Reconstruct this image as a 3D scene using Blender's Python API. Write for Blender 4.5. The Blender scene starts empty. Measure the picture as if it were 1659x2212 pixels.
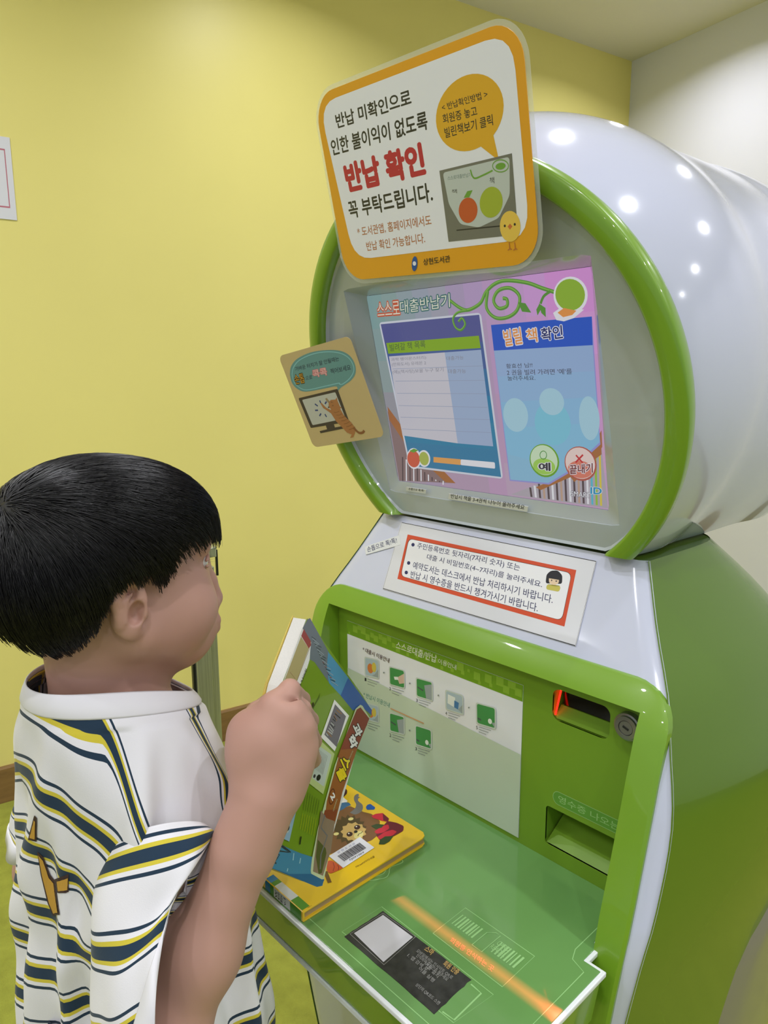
import bpy, bmesh, math, random
import numpy as np
from mathutils import Vector, Matrix
from mathutils.bvhtree import BVHTree

S = bpy.context.scene
COL = S.collection
random.seed(7)
rng = np.random.default_rng(11)

# ------------------------------------------------------------------ camera
FPX = 1549.6
CAMP = Vector((0.575, 0.0, 1.38))
YAW, PITCH, ROLL = math.radians(-47.01), math.radians(10.408), math.radians(0.2515)
def cam_axes():
    sy, cy = math.sin(YAW), math.cos(YAW)
    fh = Vector((sy, cy, 0)); r = Vector((cy, -sy, 0)); d = Vector((0, 0, -1))
    fw = fh * math.cos(PITCH) + d * math.sin(PITCH)
    dn = d * math.cos(PITCH) - fh * math.sin(PITCH)
    c, s = math.cos(ROLL), math.sin(ROLL)
    return (r * c + dn * s), (dn * c - r * s), fw
CR, CD, CF = cam_axes()
cam = bpy.data.objects.new('camera', bpy.data.cameras.new('camera'))
COL.objects.link(cam)
m = Matrix((CR, -CD, -CF)).transposed().to_4x4(); m.translation = CAMP
cam.matrix_world = m
cam.data.sensor_fit = 'HORIZONTAL'; cam.data.sensor_width = 36.0
cam.data.lens = 36.0 * FPX / 1659.0
cam.data.clip_start = 0.02; cam.data.clip_end = 60
S.camera = cam

# ------------------------------------------------------------------ world, exposure, lamps
def lin(c):
    c /= 255.0
    return c / 12.92 if c <= 0.04045 else ((c + 0.055) / 1.055) ** 2.4
def rgb(r, g, b): return (lin(r), lin(g), lin(b), 1.0)
w = bpy.data.worlds.new('world'); S.world = w; w.use_nodes = True
w.node_tree.nodes['Background'].inputs[0].default_value = (0.84, 0.90, 1.0, 1)
w.node_tree.nodes['Background'].inputs[1].default_value = 0.45
S.view_settings.view_transform = 'Standard'; S.view_settings.look = 'None'
S.view_settings.exposure = 0.0; S.view_settings.gamma = 1.0; S.view_settings.use_curve_mapping = False
CEIL = 2.87
YW = math.radians(79.4)
DW = Vector((math.cos(YW), math.sin(YW), 0)); DN = Vector((math.sin(YW), -math.cos(YW), 0))   # along the yellow wall / away from it into the room
LAMPS = []
for i in range(-1, 4):
    for j in range(-3, 3):
        p = Vector((-0.08, 1.26, 0)) + DN * (1.06 * i) + DW * (1.31 * j)
        if i == -1 and j == 1: p += DW * .1
        LAMPS.append(p)
for p in LAMPS:
    ld = bpy.data.lights.new('downlight_lamp', 'AREA'); ld.shape = 'DISK'; ld.size = 0.07
    ld.energy = 6.6; ld.color = (0.93, 0.94, 1.0); ld.spread = math.radians(150)
    lo = bpy.data.objects.new('downlight_lamp', ld); COL.objects.link(lo)
    lo.location = (p.x, p.y, CEIL - 0.012)

# ------------------------------------------------------------------ helpers
MATS = {}
def mat(name, col, rough=0.5, spec=0.5, metal=0.0, emit=None, es=0.0, coat=0.0, alpha=1.0, trans=0.0, sss=0.0):
    if name in MATS: return MATS[name]
    M = bpy.data.materials.new(name); M.use_nodes = True
    b = M.node_tree.nodes['Principled BSDF']
    b.inputs['Base Color'].default_value = col
    b.inputs['Roughness'].default_value = rough
    b.inputs['Metallic'].default_value = metal
    b.inputs['Specular IOR Level'].default_value = spec
    b.inputs['Coat Weight'].default_value = coat
    b.inputs['Coat Roughness'].default_value = 0.03
    if sss:
        b.inputs['Subsurface Weight'].default_value = sss
        b.inputs['Subsurface Radius'].default_value = (0.012, 0.005, 0.003)
        b.inputs['Subsurface Scale'].default_value = 0.6
    if emit is not None:
        b.inputs['Emission Color'].default_value = emit; b.inputs['Emission Strength'].default_value = es
    if trans: b.inputs['Transmission Weight'].default_value = trans
    if alpha < 1: b.inputs['Alpha'].default_value = alpha
    MATS[name] = M
    return M
def noisy(M, scale, amt, detail=4, bump=0.0, bscale=None, stretch=None):
    """multiplies the base colour by a mild procedural noise, optional bump"""
    nt = M.node_tree; b = nt.nodes['Principled BSDF']; c = tuple(b.inputs['Base Color'].default_value)
    tc = nt.nodes.new('ShaderNodeTexCoord'); n = nt.nodes.new('ShaderNodeTexNoise')
    n.inputs['Scale'].default_value = scale; n.inputs['Detail'].default_value = detail
    if stretch:
        mp = nt.nodes.new('ShaderNodeMapping'); mp.inputs['Scale'].default_value = stretch
        nt.links.new(tc.outputs['Object'], mp.inputs[0]); nt.links.new(mp.outputs[0], n.inputs['Vector'])
    else: nt.links.new(tc.outputs['Object'], n.inputs['Vector'])
    r = nt.nodes.new('ShaderNodeValToRGB')
    r.color_ramp.elements[0].position = 0.3; r.color_ramp.elements[1].position = 0.7
    r.color_ramp.elements[0].color = tuple(max(0, x * (1 - amt)) for x in c[:3]) + (1,)
    r.color_ramp.elements[1].color = tuple(min(1, x * (1 + amt)) for x in c[:3]) + (1,)
    nt.links.new(n.outputs['Fac'], r.inputs[0]); nt.links.new(r.outputs[0], b.inputs['Base Color'])
    if bump:
        n2 = nt.nodes.new('ShaderNodeTexNoise'); n2.inputs['Scale'].default_value = bscale or scale * 4
        nt.links.new(tc.outputs['Object'], n2.inputs['Vector'])
        bp = nt.nodes.new('ShaderNodeBump'); bp.inputs['Strength'].default_value = bump; bp.inputs['Distance'].default_value = 0.004
        nt.links.new(n2.outputs['Fac'], bp.inputs['Height']); nt.links.new(bp.outputs[0], b.inputs['Normal'])
    return M

def tag(o, label=None, cat=None, group=None, kind=None):
    if label: o['label'] = label
    if cat: o['category'] = cat
    if group: o['group'] = group
    if kind: o['kind'] = kind
    return o
def empty(name, loc, label, cat, group=None):
    o = bpy.data.objects.new(name, None); COL.objects.link(o); o.location = loc; o.empty_display_size = 0.05
    return tag(o, label, cat, group)
def setpar(o, parent):
    if parent is not None:
        o.parent = parent
        q = parent; t = Vector((0, 0, 0))
        while q: t += Vector(q.location); q = q.parent
        o.matrix_parent_inverse = Matrix.Translation(-t) if parent.parent is None and parent.type == 'EMPTY' else Matrix.Identity(4)
def mk(name, V, F, material, parent=None, smooth=False, label=None, attr=None):
    """world-space vertices; parents are Empties at a location or meshes at the same transform"""
    me = bpy.data.meshes.new(name); me.from_pydata([tuple(v) for v in V], [], F)
    me.materials.append(material)
    if smooth: me.polygons.foreach_set('use_smooth', [True] * len(me.polygons))
    if attr is not None:
        a = me.attributes.new(attr[0], 'FLOAT', 'POINT'); a.data.foreach_set('value', attr[1])
    me.update()
    o = bpy.data.objects.new(name, me); COL.objects.link(o); setpar(o, parent)
    if label: o['label'] = label
    return o
def mkbm(name, bm, material, parent=None, smooth=False, label=None, norm=True):
    if norm: bmesh.ops.recalc_face_normals(bm, faces=bm.faces)
    me = bpy.data.meshes.new(name); bm.to_mesh(me); bm.free(); me.materials.append(material)
    if smooth: me.polygons.foreach_set('use_smooth', [True] * len(me.polygons))
    me.update()
    o = bpy.data.objects.new(name, me); COL.objects.link(o); setpar(o, parent)
    if label: o['label'] = label
    return o
def autosmooth(o, ang=35):
    me = o.data; bm = bmesh.new(); bm.from_mesh(me); lim = math.radians(ang)
    for e in bm.edges:
        if len(e.link_faces) == 2 and e.calc_face_angle(0) > lim: e.smooth = False
    for f in bm.faces: f.smooth = True
    bm.to_mesh(me); bm.free()
def bevel(o, wd, seg=2, ang=40):
    md = o.modifiers.new('bevel', 'BEVEL'); md.width = wd; md.segments = seg; md.limit_method = 'ANGLE'; md.angle_limit = math.radians(ang)
    return o
def box_bm(bm, lo, hi, M=None):
    vs = [bm.verts.new(((M @ Vector((x, y, z))) if M else (x, y, z))) for x in (lo[0], hi[0]) for y in (lo[1], hi[1]) for z in (lo[2], hi[2])]
    for f in ((0, 1, 3, 2), (4, 6, 7, 5), (0, 4, 5, 1), (2, 3, 7, 6), (0, 2, 6, 4), (1, 5, 7, 3)): bm.faces.new([vs[i] for i in f])
def box(name, lo, hi, material, parent=None, bev=0, M=None, label=None):
    bm = bmesh.new(); box_bm(bm, lo, hi, M); o = mkbm(name, bm, material, parent, label=label)
    if bev: bevel(o, bev)
    return o
def prism(name, pts, vec, material, parent=None, bev=0, label=None, seg=2):
    """extrude closed 3-D polygon pts by vec"""
    bm = bmesh.new(); a = [bm.verts.new(p) for p in pts]; b = [bm.verts.new(Vector(p) + Vector(vec)) for p in pts]
    bm.faces.new(a); bm.faces.new(b[::-1]); n = len(pts)
    for i in range(n): bm.faces.new((a[i], b[i], b[(i + 1) % n], a[(i + 1) % n]))
    o = mkbm(name, bm, material, parent, label=label)
    if bev: bevel(o, bev, seg)
    return o
def rrect(x0, y0, x1, y1, r, n=6):
    out = []
    for cx, cy, a0 in ((x1 - r, y1 - r, 0), (x0 + r, y1 - r, 90), (x0 + r, y0 + r, 180), (x1 - r, y0 + r, 270)):
        for k in range(n + 1):
            a = math.radians(a0 + 90 * k / n); out.append((cx + r * math.cos(a), cy + r * math.sin(a)))
    return out
def quad_round(P, r, n=5):
    """rounded corners for a 2-D polygon"""
    out = []; N = len(P)
    for i in range(N):
        a, b, c = Vector(P[i - 1]), Vector(P[i]), Vector(P[(i + 1) % N])
        u = (a - b).normalized(); v = (c - b).normalized()
        s, e = b + u * r, b + v * r
        for k in range(n + 1):
            t = k / n; out.append(tuple(s * (1 - t) ** 2 + b * 2 * t * (1 - t) + e * t * t))
    return out
def lathe(name, prof, O, ax, up, material, parent=None, n=48, sa=1.0, sb=1.0, cut=None, smooth=True, label=None):
    """prof: (radius, along axis)"""
    ax = Vector(ax).normalized(); up = Vector(up).normalized(); sd = ax.cross(up)
    V = []; F = []
    for i in range(n):
        a = 2 * math.pi * i / n
        d = sd * math.cos(a) * sa + up * math.sin(a) * sb
        for (r, h) in prof: V.append(Vector(O) + d * r + ax * h)
    k = len(prof)
    for i in range(n):
        for j in range(k - 1):
            a, b = i * k + j, ((i + 1) % n) * k + j
            F.append((a, b, b + 1, a + 1))
    bm = bmesh.new(); vs = [bm.verts.new(v) for v in V]
    for f in F: bm.faces.new([vs[i] for i in f])
    bmesh.ops.remove_doubles(bm, verts=bm.verts, dist=1e-5)
    for (co, no) in (cut or []):
        g = bmesh.ops.bisect_plane(bm, geom=bm.verts[:] + bm.edges[:] + bm.faces[:], plane_co=co, plane_no=no, clear_outer=True)
    return mkbm(name, bm, material, parent, smooth=smooth, label=label)
def tube(name, pts, rad, material, parent=None, n=8, label=None, caps=True):
    pts = [Vector(p) for p in pts]; rad = rad if isinstance(rad, (list, tuple)) else [rad] * len(pts)
    V = []; F = []; u = None
    for i, p in enumerate(pts):
        t = (pts[min(i + 1, len(pts) - 1)] - pts[max(i - 1, 0)]).normalized()
        if u is None: u = t.orthogonal().normalized()
        u = (u - t * u.dot(t)).normalized(); v = t.cross(u)
        for k in range(n):
            a = 2 * math.pi * k / n; V.append(p + (u * math.cos(a) + v * math.sin(a)) * rad[i])
    for i in range(len(pts) - 1):
        for k in range(n):
            a = i * n + k; b = i * n + (k + 1) % n; F.append((a, b, b + n, a + n))
    if caps: F.append(tuple(range(n))[::-1]); F.append(tuple(range((len(pts) - 1) * n, len(pts) * n)))
    return mk(name, V, F, material, parent, smooth=True, label=label)
def ray(px, py): return (CR * ((px - 829.5) / FPX) + CD * ((py - 1106) / FPX) + CF)
def at(px, py, dep): return CAMP + ray(px, py) * dep
def on_plane(px, py, O, N):
    d = ray(px, py); return CAMP + d * ((Vector(O) - CAMP).dot(N) / d.dot(N))

GL = {}; PENDING = []
def finish_prints():
    """all glyphs are made in one go, then every printed part is built"""
    strs = sorted({t[1] for P_ in PENDING for t in P_[1]}); obs = []
    for t in strs:
        c = bpy.data.curves.new('t', 'FONT'); c.body = t; c.resolution_u = 3; c.fill_mode = 'FRONT'
        o = bpy.data.objects.new('t', c); COL.objects.link(o); obs.append(o)
    dg = bpy.context.evaluated_depsgraph_get()
    for t, o in zip(strs, obs):
        me = bpy.data.meshes.new_from_object(o.evaluated_get(dg))
        GL[t] = ([(v.co.x, v.co.y) for v in me.vertices], [tuple(p.vertices) for p in me.polygons]); bpy.data.meshes.remove(me)
    for o in obs:
        c = o.data; bpy.data.objects.remove(o); bpy.data.curves.remove(c)
    for s, T_, G_, par, fr in PENDING:
        s.O, s.ex, s.ey, s.n = fr
        s.G = G_
        for k, t, bl, br, tl, m, bold in T_:
            s.k = k - 1; s.text_now(t, bl, br, tl, m, bold)
        s.build(par)

class Print:
    """flat print on a real surface: shapes are gathered per colour and laid in thin layers just above the surface"""
    def __init__(s, O, ex, ey, parent, lift=0.00008, step=0.00001, surf=None):
        s.O = Vector(O); s.ex = Vector(ex).normalized(); s.ey = Vector(ey); s.ey = (s.ey - s.ex * s.ey.dot(s.ex)).normalized()
        s.n = s.ex.cross(s.ey); s.parent = parent; s.G = {}; s.T = []; s.lift = lift; s.step = step; s.surf = surf; s.k = 0
    def L(s, p):
        if s.surf: raise Exception
        P = on_plane(p[0], p[1], s.O, s.n) - s.O
        return (P.dot(s.ex), P.dot(s.ey))
    def W(s, q, h):
        if s.surf:
            P, n = s.surf(q[0], q[1]); return P + n * h
        return s.O + s.ex * q[0] + s.ey * q[1] + s.n * h
    def add(s, V2, F, m, name='graphic'):
        s.k += 1; h = s.lift + s.step * s.k
        Vs, Fs, Ms = s.G.setdefault(name, ([], [], []))
        b = len(Vs); Vs += [s.W(q, h) for q in V2]
        for f in F: Fs.append(tuple(b + i for i in f)); Ms.append(m)
    def poly(s, P, m, px=True, name='graphic', rnd=0):
        if px: P = [s.L(p) for p in P]
        if rnd: P = quad_round(P, rnd)
        ar = sum(P[i - 1][0] * P[i][1] - P[i][0] * P[i - 1][1] for i in range(len(P)))
        if ar < 0: P = P[::-1]
        s.add(P, [tuple(range(len(P)))], m, name)
    def ell(s, c, a, b, m, px=True, ang=0, n=28, name='graphic'):
        """centre; a,b: axis end points (px) or radii"""
        if px:
            C = Vector(s.L(c)); A = Vector(s.L(a)) - C; B = Vector(s.L(b)) - C
        else:
            C = Vector(c); ca, sa = math.cos(ang), math.sin(ang); A = Vector((ca, sa)) * a; B = Vector((-sa, ca)) * b
        s.poly([tuple(C + A * math.cos(2 * math.pi * i / n) + B * math.sin(2 * math.pi * i / n)) for i in range(n)], m, False, name)
    def line(s, P, wd, m, px=True, closed=False, name='graphic'):
        if px: P = [s.L(p) for p in P]
        P = [Vector(p) for p in P]
        if closed: P = P + [P[0]]
        V = []; F = []
        for i in range(len(P)):
            if closed: t = (P[(i + 1) if i < len(P) - 1 else 1] - P[i - 1 if i > 0 else -2])
            else: t = P[min(i + 1, len(P) - 1)] - P[max(i - 1, 0)]
            t = t.normalized() if t.length > 1e-9 else Vector((1, 0)); nn = Vector((-t.y, t.x)) * wd / 2
            V += [tuple(P[i] + nn), tuple(P[i] - nn)]
        for i in range(len(P) - 1): F.append((2 * i, 2 * i + 1, 2 * i + 3, 2 * i + 2))
        s.add(V, F, m, name)
    def text(s, t, bl, br, tl, m, px=True, bold=0.0):
        if px: bl, br, tl = s.L(bl), s.L(br), s.L(tl)
        s.k += 1; s.T.append((s.k, t, bl, br, tl, m, bold))
    def text_now(s, t, bl, br, tl, m, bold):
        V, F = GL[t]
        x0 = min(v[0] for v in V); x1 = max(v[0] for v in V); y0 = min(v[1] for v in V); y1 = max(v[1] for v in V)
        bl, br, tl = Vector(bl), Vector(br), Vector(tl); A = br - bl; B = tl - bl
        d = bold * 1.1; ds = [(0, 0)]
        if d > 0: ds = [(d, 0), (-d, 0), (0, d), (0, -d)] + ([(0, 0)] if d > .05 else []) + ([(d * .7, d * .7), (-d * .7, d * .7), (d * .7, -d * .7), (-d * .7, -d * .7)] if d > .035 else [])
        k0 = s.k
        for i, (ox, oy) in enumerate(ds):
            s.k = k0 + i * .09
            s.add([tuple(bl + A * ((x + ox - x0) / (x1 - x0)) + B * ((y + oy - y0) / (y1 - y0))) for x, y in V], F, m, 'lettering')
    def flush(s):
        PENDING.append((s, s.T, s.G, s.parent, (s.O, s.ex, s.ey, s.n))); s.T = []; s.G = {}
    def build(s, par):
        for nm, (V, F, Ms) in s.G.items():
            names = []; idx = []
            for m_ in Ms:
                if m_.name not in names: names.append(m_.name)
                idx.append(names.index(m_.name))
            o = mk('printed_' + nm, V, F, MATS[names[0]], par); o['kind'] = 'stuff'
            for n_ in names[1:]: o.data.materials.append(MATS[n_])
            o.data.polygons.foreach_set('material_index', idx)
def C(name, r, g, b, rough=0.55, spec=0.4): return mat(name, rgb(r, g, b), rough, spec)
# ------------------------------------------------------------------ the setting
M_YW = noisy(mat('yellow_wall_paint', rgb(238, 226, 138), 0.42, 0.35), 1.3, 0.03, bump=0.03, bscale=60)
M_WW = noisy(mat('white_wall_paint', rgb(224, 224, 236), 0.5, 0.3), 1.5, 0.015)
M_CE = noisy(mat('ceiling_paint', rgb(222, 218, 212), 0.8, 0.1), 2, 0.015)
M_FL = noisy(mat('lime_carpet', rgb(148, 152, 64), 0.95, 0.1), 22, 0.12, detail=8, bump=0.6, bscale=240)
M_BB = noisy(mat('brown_wood_baseboard', rgb(136, 104, 62), 0.5, 0.4), 3, 0.12, stretch=(30, 2, 30))
CORNER = Vector((-1.357, 3.43, 0))
def wall(name, a, b, z0, z1, nin, th, m):
    pts = [(a.x, a.y, z0), (b.x, b.y, z0), (b.x, b.y, z1), (a.x, a.y, z1)]
    o = prism(name, pts, tuple(-Vector(nin) * th), m); tag(o, kind='structure'); return o
wall('wall_left', CORNER - DW * 7.5, CORNER + DW * .1, 0, CEIL, DN, .1, M_YW)
wall('wall_back', CORNER, CORNER + DN * 6.0, 0, CEIL, -DW, .1, M_WW)
P0 = CORNER - DW * 7.5
fl = [P0, CORNER, CORNER + DN * 6, P0 + DN * 6]
tag(prism('floor', [(p.x, p.y, 0) for p in fl], (0, 0, -.08), M_FL), kind='structure')
tag(prism('ceiling', [(p.x, p.y, CEIL) for p in fl], (0, 0, .08), M_CE), kind='structure')
def skirting(name, a, b, nin):
    pr = [(0, 0), (.012, 0), (.012, .118), (.008, .125), (0, .125)]
    pts = [(a.x + nin.x * u, a.y + nin.y * u, v + .0005) for u, v in pr]
    tag(prism(name, pts, tuple(b - a), M_BB), kind='structure')
skirting('baseboard_left', CORNER - DW * 7.5, CORNER - DW * .012, DN)
skirting('baseboard_back', CORNER + DN * .001, CORNER + DN * 6.0, -DW)

M_TRIM = mat('lamp_trim_white', rgb(235, 232, 225), 0.4)
M_LENS = mat('lamp_lens', rgb(255, 250, 240), 0.5, emit=(1, .94, .86, 1), es=9.0)
lamp0 = None
for i, p in enumerate(LAMPS):
    e = empty('ceiling_downlight', (p.x, p.y, CEIL), 'small round recessed downlight in the pale ceiling', 'ceiling light', 'downlights in the ceiling')
    if lamp0 is None:
        a = lathe('trim_ring', [(.036, -.0005), (.038, -.004), (.050, -.006), (.056, -.001)], (0, 0, 0), (0, 0, 1), (0, 1, 0), M_TRIM, n=32)
        b = lathe('lens', [(.0001, -.002), (.036, -.002)], (0, 0, 0), (0, 0, 1), (0, 1, 0), M_LENS, n=32)
        lamp0 = (a, b)
        for c in lamp0: c.parent = e
    else:
        for c in lamp0:
            d = c.copy(); COL.objects.link(d); d.parent = e

# notice on the yellow wall, at the left edge
M_PAPER = mat('white_paper', rgb(222, 222, 232), 0.55)
WO = CORNER + DN * .002
def wallpt(px, py, off=.002): return on_plane(px, py, CORNER + DN * off, DN)
nt = empty('wall_notice', wallpt(0, 388), 'white paper notice with thin red border on yellow wall', 'notice')
a = wallpt(25, 298); b = wallpt(37, 476)
zt, zb = a.z, b.z
u1 = (b - CORNER).dot(DW); u0 = u1 - .32
def WN(u, z, o): return CORNER + DW * u + DN * o + Vector((0, 0, z))
prism('paper_sheet', [WN(u0, zb, .001), WN(u1, zb, .001), WN(u1, zt, .001), WN(u0, zt, .001)], tuple(DN * .0015), M_PAPER, nt)
M_RED2 = C('border_red', 190, 110, 128)
pr = Print(WN(0, 0, .0026), DW, (0, 0, 1), nt)
pr.line([(u0 + .03, zb + .035), (u1 - .017, zb + .035), (u1 - .017, zt - .036), (u0 + .03, zt - .036)], .005, M_RED2, px=False, closed=True)
pr.flush()

# steel post by the wall behind the boy
M_STEEL = noisy(mat('brushed_steel', rgb(186, 190, 172), 0.3, 0.6, metal=0.7), 4, 0.15, stretch=(60, 60, 1))
M_BLK = mat('black_plastic', rgb(28, 30, 28), 0.4)
pb = Vector((-1.19, .945, 0))
post = empty('steel_post', pb, 'slim brushed steel post standing by the yellow wall behind the boy', 'post')
def obox(name, c, hx, hy, z0, z1, m, par, bev=.002):
    pts = [(c.x + DN.x * sx * hx + DW.x * sy * hy, c.y + DN.y * sx * hx + DW.y * sy * hy, z0) for sx, sy in ((-1, -1), (1, -1), (1, 1), (-1, 1))]
    return prism(name, pts, (0, 0, z1 - z0), m, par, bev=bev)
obox('upright', pb - DW * .008, .02, .022, .006, .90, M_STEEL, post)
obox('edge_rail', pb + DW * .026, .012, .010, .006, .87, M_STEEL, post)
obox('rubber_strip', pb - DW * .034, .008, .004, .006, .88, M_BLK, post, .001)
obox('foot_plate', pb, .09, .09, .0, .006, M_STEEL, post)
t0 = pb - DW * .035 + Vector((0, 0, .90)); t1 = pb + DW * .04 + Vector((0, 0, .90))
prism('cap', [t0 + DN * .026, t1 + DN * .026, t1 + DN * .026 + Vector((0, 0, .03)), t0 + DN * .026 + Vector((0, 0, .015))], tuple(-DN * .052), M_STEEL, post, bev=.002)
obox('reader_strip', pb + DW * .048, .004, .003, .84, .915, M_BLK, post, .001)

# ------------------------------------------------------------------ self-service kiosk
M_WHT = mat('kiosk_white_gloss', rgb(202, 206, 228), 0.12, 0.5, coat=0.6)
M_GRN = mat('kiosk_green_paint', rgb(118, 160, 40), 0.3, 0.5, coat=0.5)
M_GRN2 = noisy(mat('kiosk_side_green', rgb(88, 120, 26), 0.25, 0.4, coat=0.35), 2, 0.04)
M_GRN3 = mat('panel_green', rgb(112, 150, 38), 0.38, 0.45)
M_FACE = mat('face_grey_plastic', rgb(180, 188, 194), 0.25, 0.5, coat=0.6)
M_DARK = mat('dark_gap', rgb(26, 26, 24), 0.6)
kio = empty('library_kiosk', (0, .9, 0), 'green and white egg shaped self service library kiosk with a tilted touch screen', 'kiosk')
ZS = [0, .10, .25, .40, .55, .70, .81, .864, .95, 1.02, 1.06, 1.12, 1.185]
YF = [.66, .64, .622, .605, .590, .590, .597, .612, .636, .655, .672, .702, .735]
WZ = [.225, .228, .242, .258, .272, .284, .298, .303, .302, .286, .273, .242, .212]
YB = [1.10, 1.12, 1.16, 1.2, 1.22, 1.22, 1.21, 1.20, 1.18, 1.15, 1.12, 1.06, .96]
def hs(xs, ys, z):
    """smooth interpolation"""
    for i in range(len(xs) - 1):
        if z <= xs[i + 1]:
            break
    h = xs[i + 1] - xs[i]; t = min(1, max(0, (z - xs[i]) / h))
    def sl(k):
        if k <= 0 or k >= len(xs) - 1:
            k2 = min(max(k, 0), len(xs) - 2); return (ys[k2 + 1] - ys[k2]) / (xs[k2 + 1] - xs[k2])
        return (ys[k + 1] - ys[k - 1]) / (xs[k + 1] - xs[k - 1])
    m0, m1 = sl(i) * h, sl(i + 1) * h
    return (2 * t**3 - 3 * t**2 + 1) * ys[i] + (t**3 - 2 * t**2 + t) * m0 + (-2 * t**3 + 3 * t**2) * ys[i + 1] + (t**3 - t**2) * m1
yf = lambda z: hs(ZS, YF, z)
wz = lambda z: hs(ZS, WZ, z)
yb = lambda z: hs(ZS, YB, z)
ZTOP = 1.183
zl = [ZTOP * i / 60 for i in range(61)]
# side and back shell (green)
def side_ring(z):
    w0, f0, b0 = wz(z), yf(z), yb(z); ym = f0 + (b0 - f0) * .55; bulge = .035 * min(1, (ZTOP + .03 - z) / .25)
    right = []
    for k in range(10):
        t = k / 10; right.append((w0 + bulge * math.sin(t * math.pi / 2), f0 + (ym - f0) * t))
    for k in range(15):
        a = math.pi / 2 * k / 14
        right.append(((w0 + bulge) * max(0, math.cos(a)) ** .75, ym + (b0 - ym) * math.sin(a) ** .75))
    left = [(-x, y) for x, y in right[:-1]][::-1]
    return right + left
V = []; F = []; nr = len(side_ring(.5))
for z in zl: V += [(x, y, z) for x, y in side_ring(z)]
for i in range(60):
    for k in range(nr - 1):
        a = i * nr + k; F.append((a, a + 1, a + nr + 1, a + nr))
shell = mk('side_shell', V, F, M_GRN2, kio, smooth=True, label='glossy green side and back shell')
# front fascia (white) with the opening
V = []; F = []
xs_t = [-1, -.95, -.9, -.6, -.3, 0, .3, .6, .9, .95, 1]
bm = bmesh.new()
def fascia_pt(t, z):
    w0 = wz(z); e = abs(t); x = t * (w0 + .0008); y = yf(z) - .003 + .006 * max(0, (e - .94) / .06) ** 2
    return (x, y, z)
OPX, OPT, OPB = .262, 1.052, .70
zf = sorted(set([round(v, 4) for v in zl] + [OPT, OPB]))
def band(z0, z1, ts):
    for a, b in zip(ts[:-1], ts[1:]):
        q = [fascia_pt(a(z0), z0), fascia_pt(b(z0), z0), fascia_pt(b(z1), z1), fascia_pt(a(z1), z1)]
        bm.faces.new([bm.verts.new(v) for v in q])
const = lambda c: (lambda z: c)
full = [const(c) for c in xs_t]
edg = lambda s: (lambda z: s * OPX / wz(z))
L_ = [const(-1), const(-.96), edg(-1)]; R_ = [edg(1), const(.96), const(1)]
for z0, z1 in zip(zf[:-1], zf[1:]):
    if z0 >= OPB - 1e-6 and z1 <= OPT + 1e-6 and wz((z0 + z1) / 2) > OPX:
        band(z0, z1, L_); band(z0, z1, R_)
    else: band(z0, z1, full)
bmesh.ops.remove_doubles(bm, verts=bm.verts, dist=1e-5)
fas = mkbm('front_fascia', bm, M_WHT, kio, smooth=True, label='glossy white front shell');
# top of body under the head
bm = bmesh.new(); rg = side_ring(ZTOP)
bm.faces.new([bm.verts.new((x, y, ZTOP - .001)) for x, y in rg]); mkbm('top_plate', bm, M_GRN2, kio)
# lower rear inlay seen at the right edge
V = []; F = []
def side_pt(z, y, off):
    w0, f0, b0 = wz(z), yf(z), yb(z); ym = f0 + (b0 - f0) * .55; bl = .035 * min(1, (ZTOP + .03 - z) / .25)
    if y <= ym: x = w0 + bl * math.sin((y - f0) / (ym - f0) * math.pi / 2)
    else:
        sa = min(1, ((y - ym) / (b0 - ym))) ** (1 / .75); x = (w0 + bl) * math.sqrt(max(0, 1 - sa * sa)) ** .75
    return x + off
inl = []
for i in range(25):
    z = .05 + i * (.80 - .05) / 24
    y0 = float(np.interp(z, [0, .3, .5, .62, .68, .72, .745, .78, .80], [.80, .775, .775, .792, .815, .85, .91, .99, 1.08]))
    inl.append([(z, y0 + (1.13 - y0) * k / 8) for k in range(9)])
for s in (1, -1):
    V = []; F = []
    for r in inl:
        for j, (z, y) in enumerate(r): V.append((s * side_pt(z, y, .007 if 0 < j < 8 else -.003), y, z))
    for i in range(24):
        for k in range(8):
            a = i * 9 + k; F.append((a, a + 1, a + 10, a + 9) if s > 0 else (a, a + 9, a + 10, a + 1))
    autosmooth(mk('rear_inlay', V, F, mat('inlay_grey', rgb(128, 122, 118), .3, coat=.5), kio, smooth=True, label='grey white inlay low on the side shell'), 50)

# head: ball shell with a second swelling behind, cut by the rim plane and flat below
TAU = math.radians(-16.9)
RC = Vector((0, .669, 1.363)); RU = Vector((0, math.sin(TAU), math.cos(TAU))); RN = Vector((0, math.cos(TAU), -math.sin(TAU)))
prof = []
for i in range(90):
    y = .50 + (1.37 - .50) * i / 89
    r1 = math.sqrt(max(0, .290 ** 2 - (y - .78) ** 2)); r2 = math.sqrt(max(0, .296 ** 2 - (y - 1.07) ** 2))
    k = .14; h = max(0, k - abs(r1 - r2)) / k
    prof.append((max(r1, r2) + h * h * k * .25 + .0001, y))
hd = lathe('head_shell', prof, (0, 0, 1.397), (0, 1, 0), (0, 0, 1), M_WHT, kio, n=120,
           cut=[((0, 0, ZTOP + .003), (0, 0, -1)), (tuple(RC + RN * .002), tuple(-RN))], label='glossy white rounded head shell')
RA, RB = 1.03, 1.0
rimp = [(.266, .014), (.2695, .004), (.2692, -.005), (.268, -.0078), (.263, -.0092), (.250, -.0108), (.247, -.0090), (.246, .006)]
lathe('rim_ring', rimp, RC, RN, RU, M_GRN, kio, n=140, sa=RA, sb=RB, cut=[((0, 0, ZTOP + .003), (0, 0, -1))], label='green ring around the face')
# screen plane
ST = math.radians(-13.232)
SC = Vector((0, .6933, 1.3634)); SU = Vector((0, math.sin(ST), math.cos(ST))); SX = Vector((1, 0, 0)); SNv = SX.cross(SU)   # towards the viewer
SW, SH = .338, .2617
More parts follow.
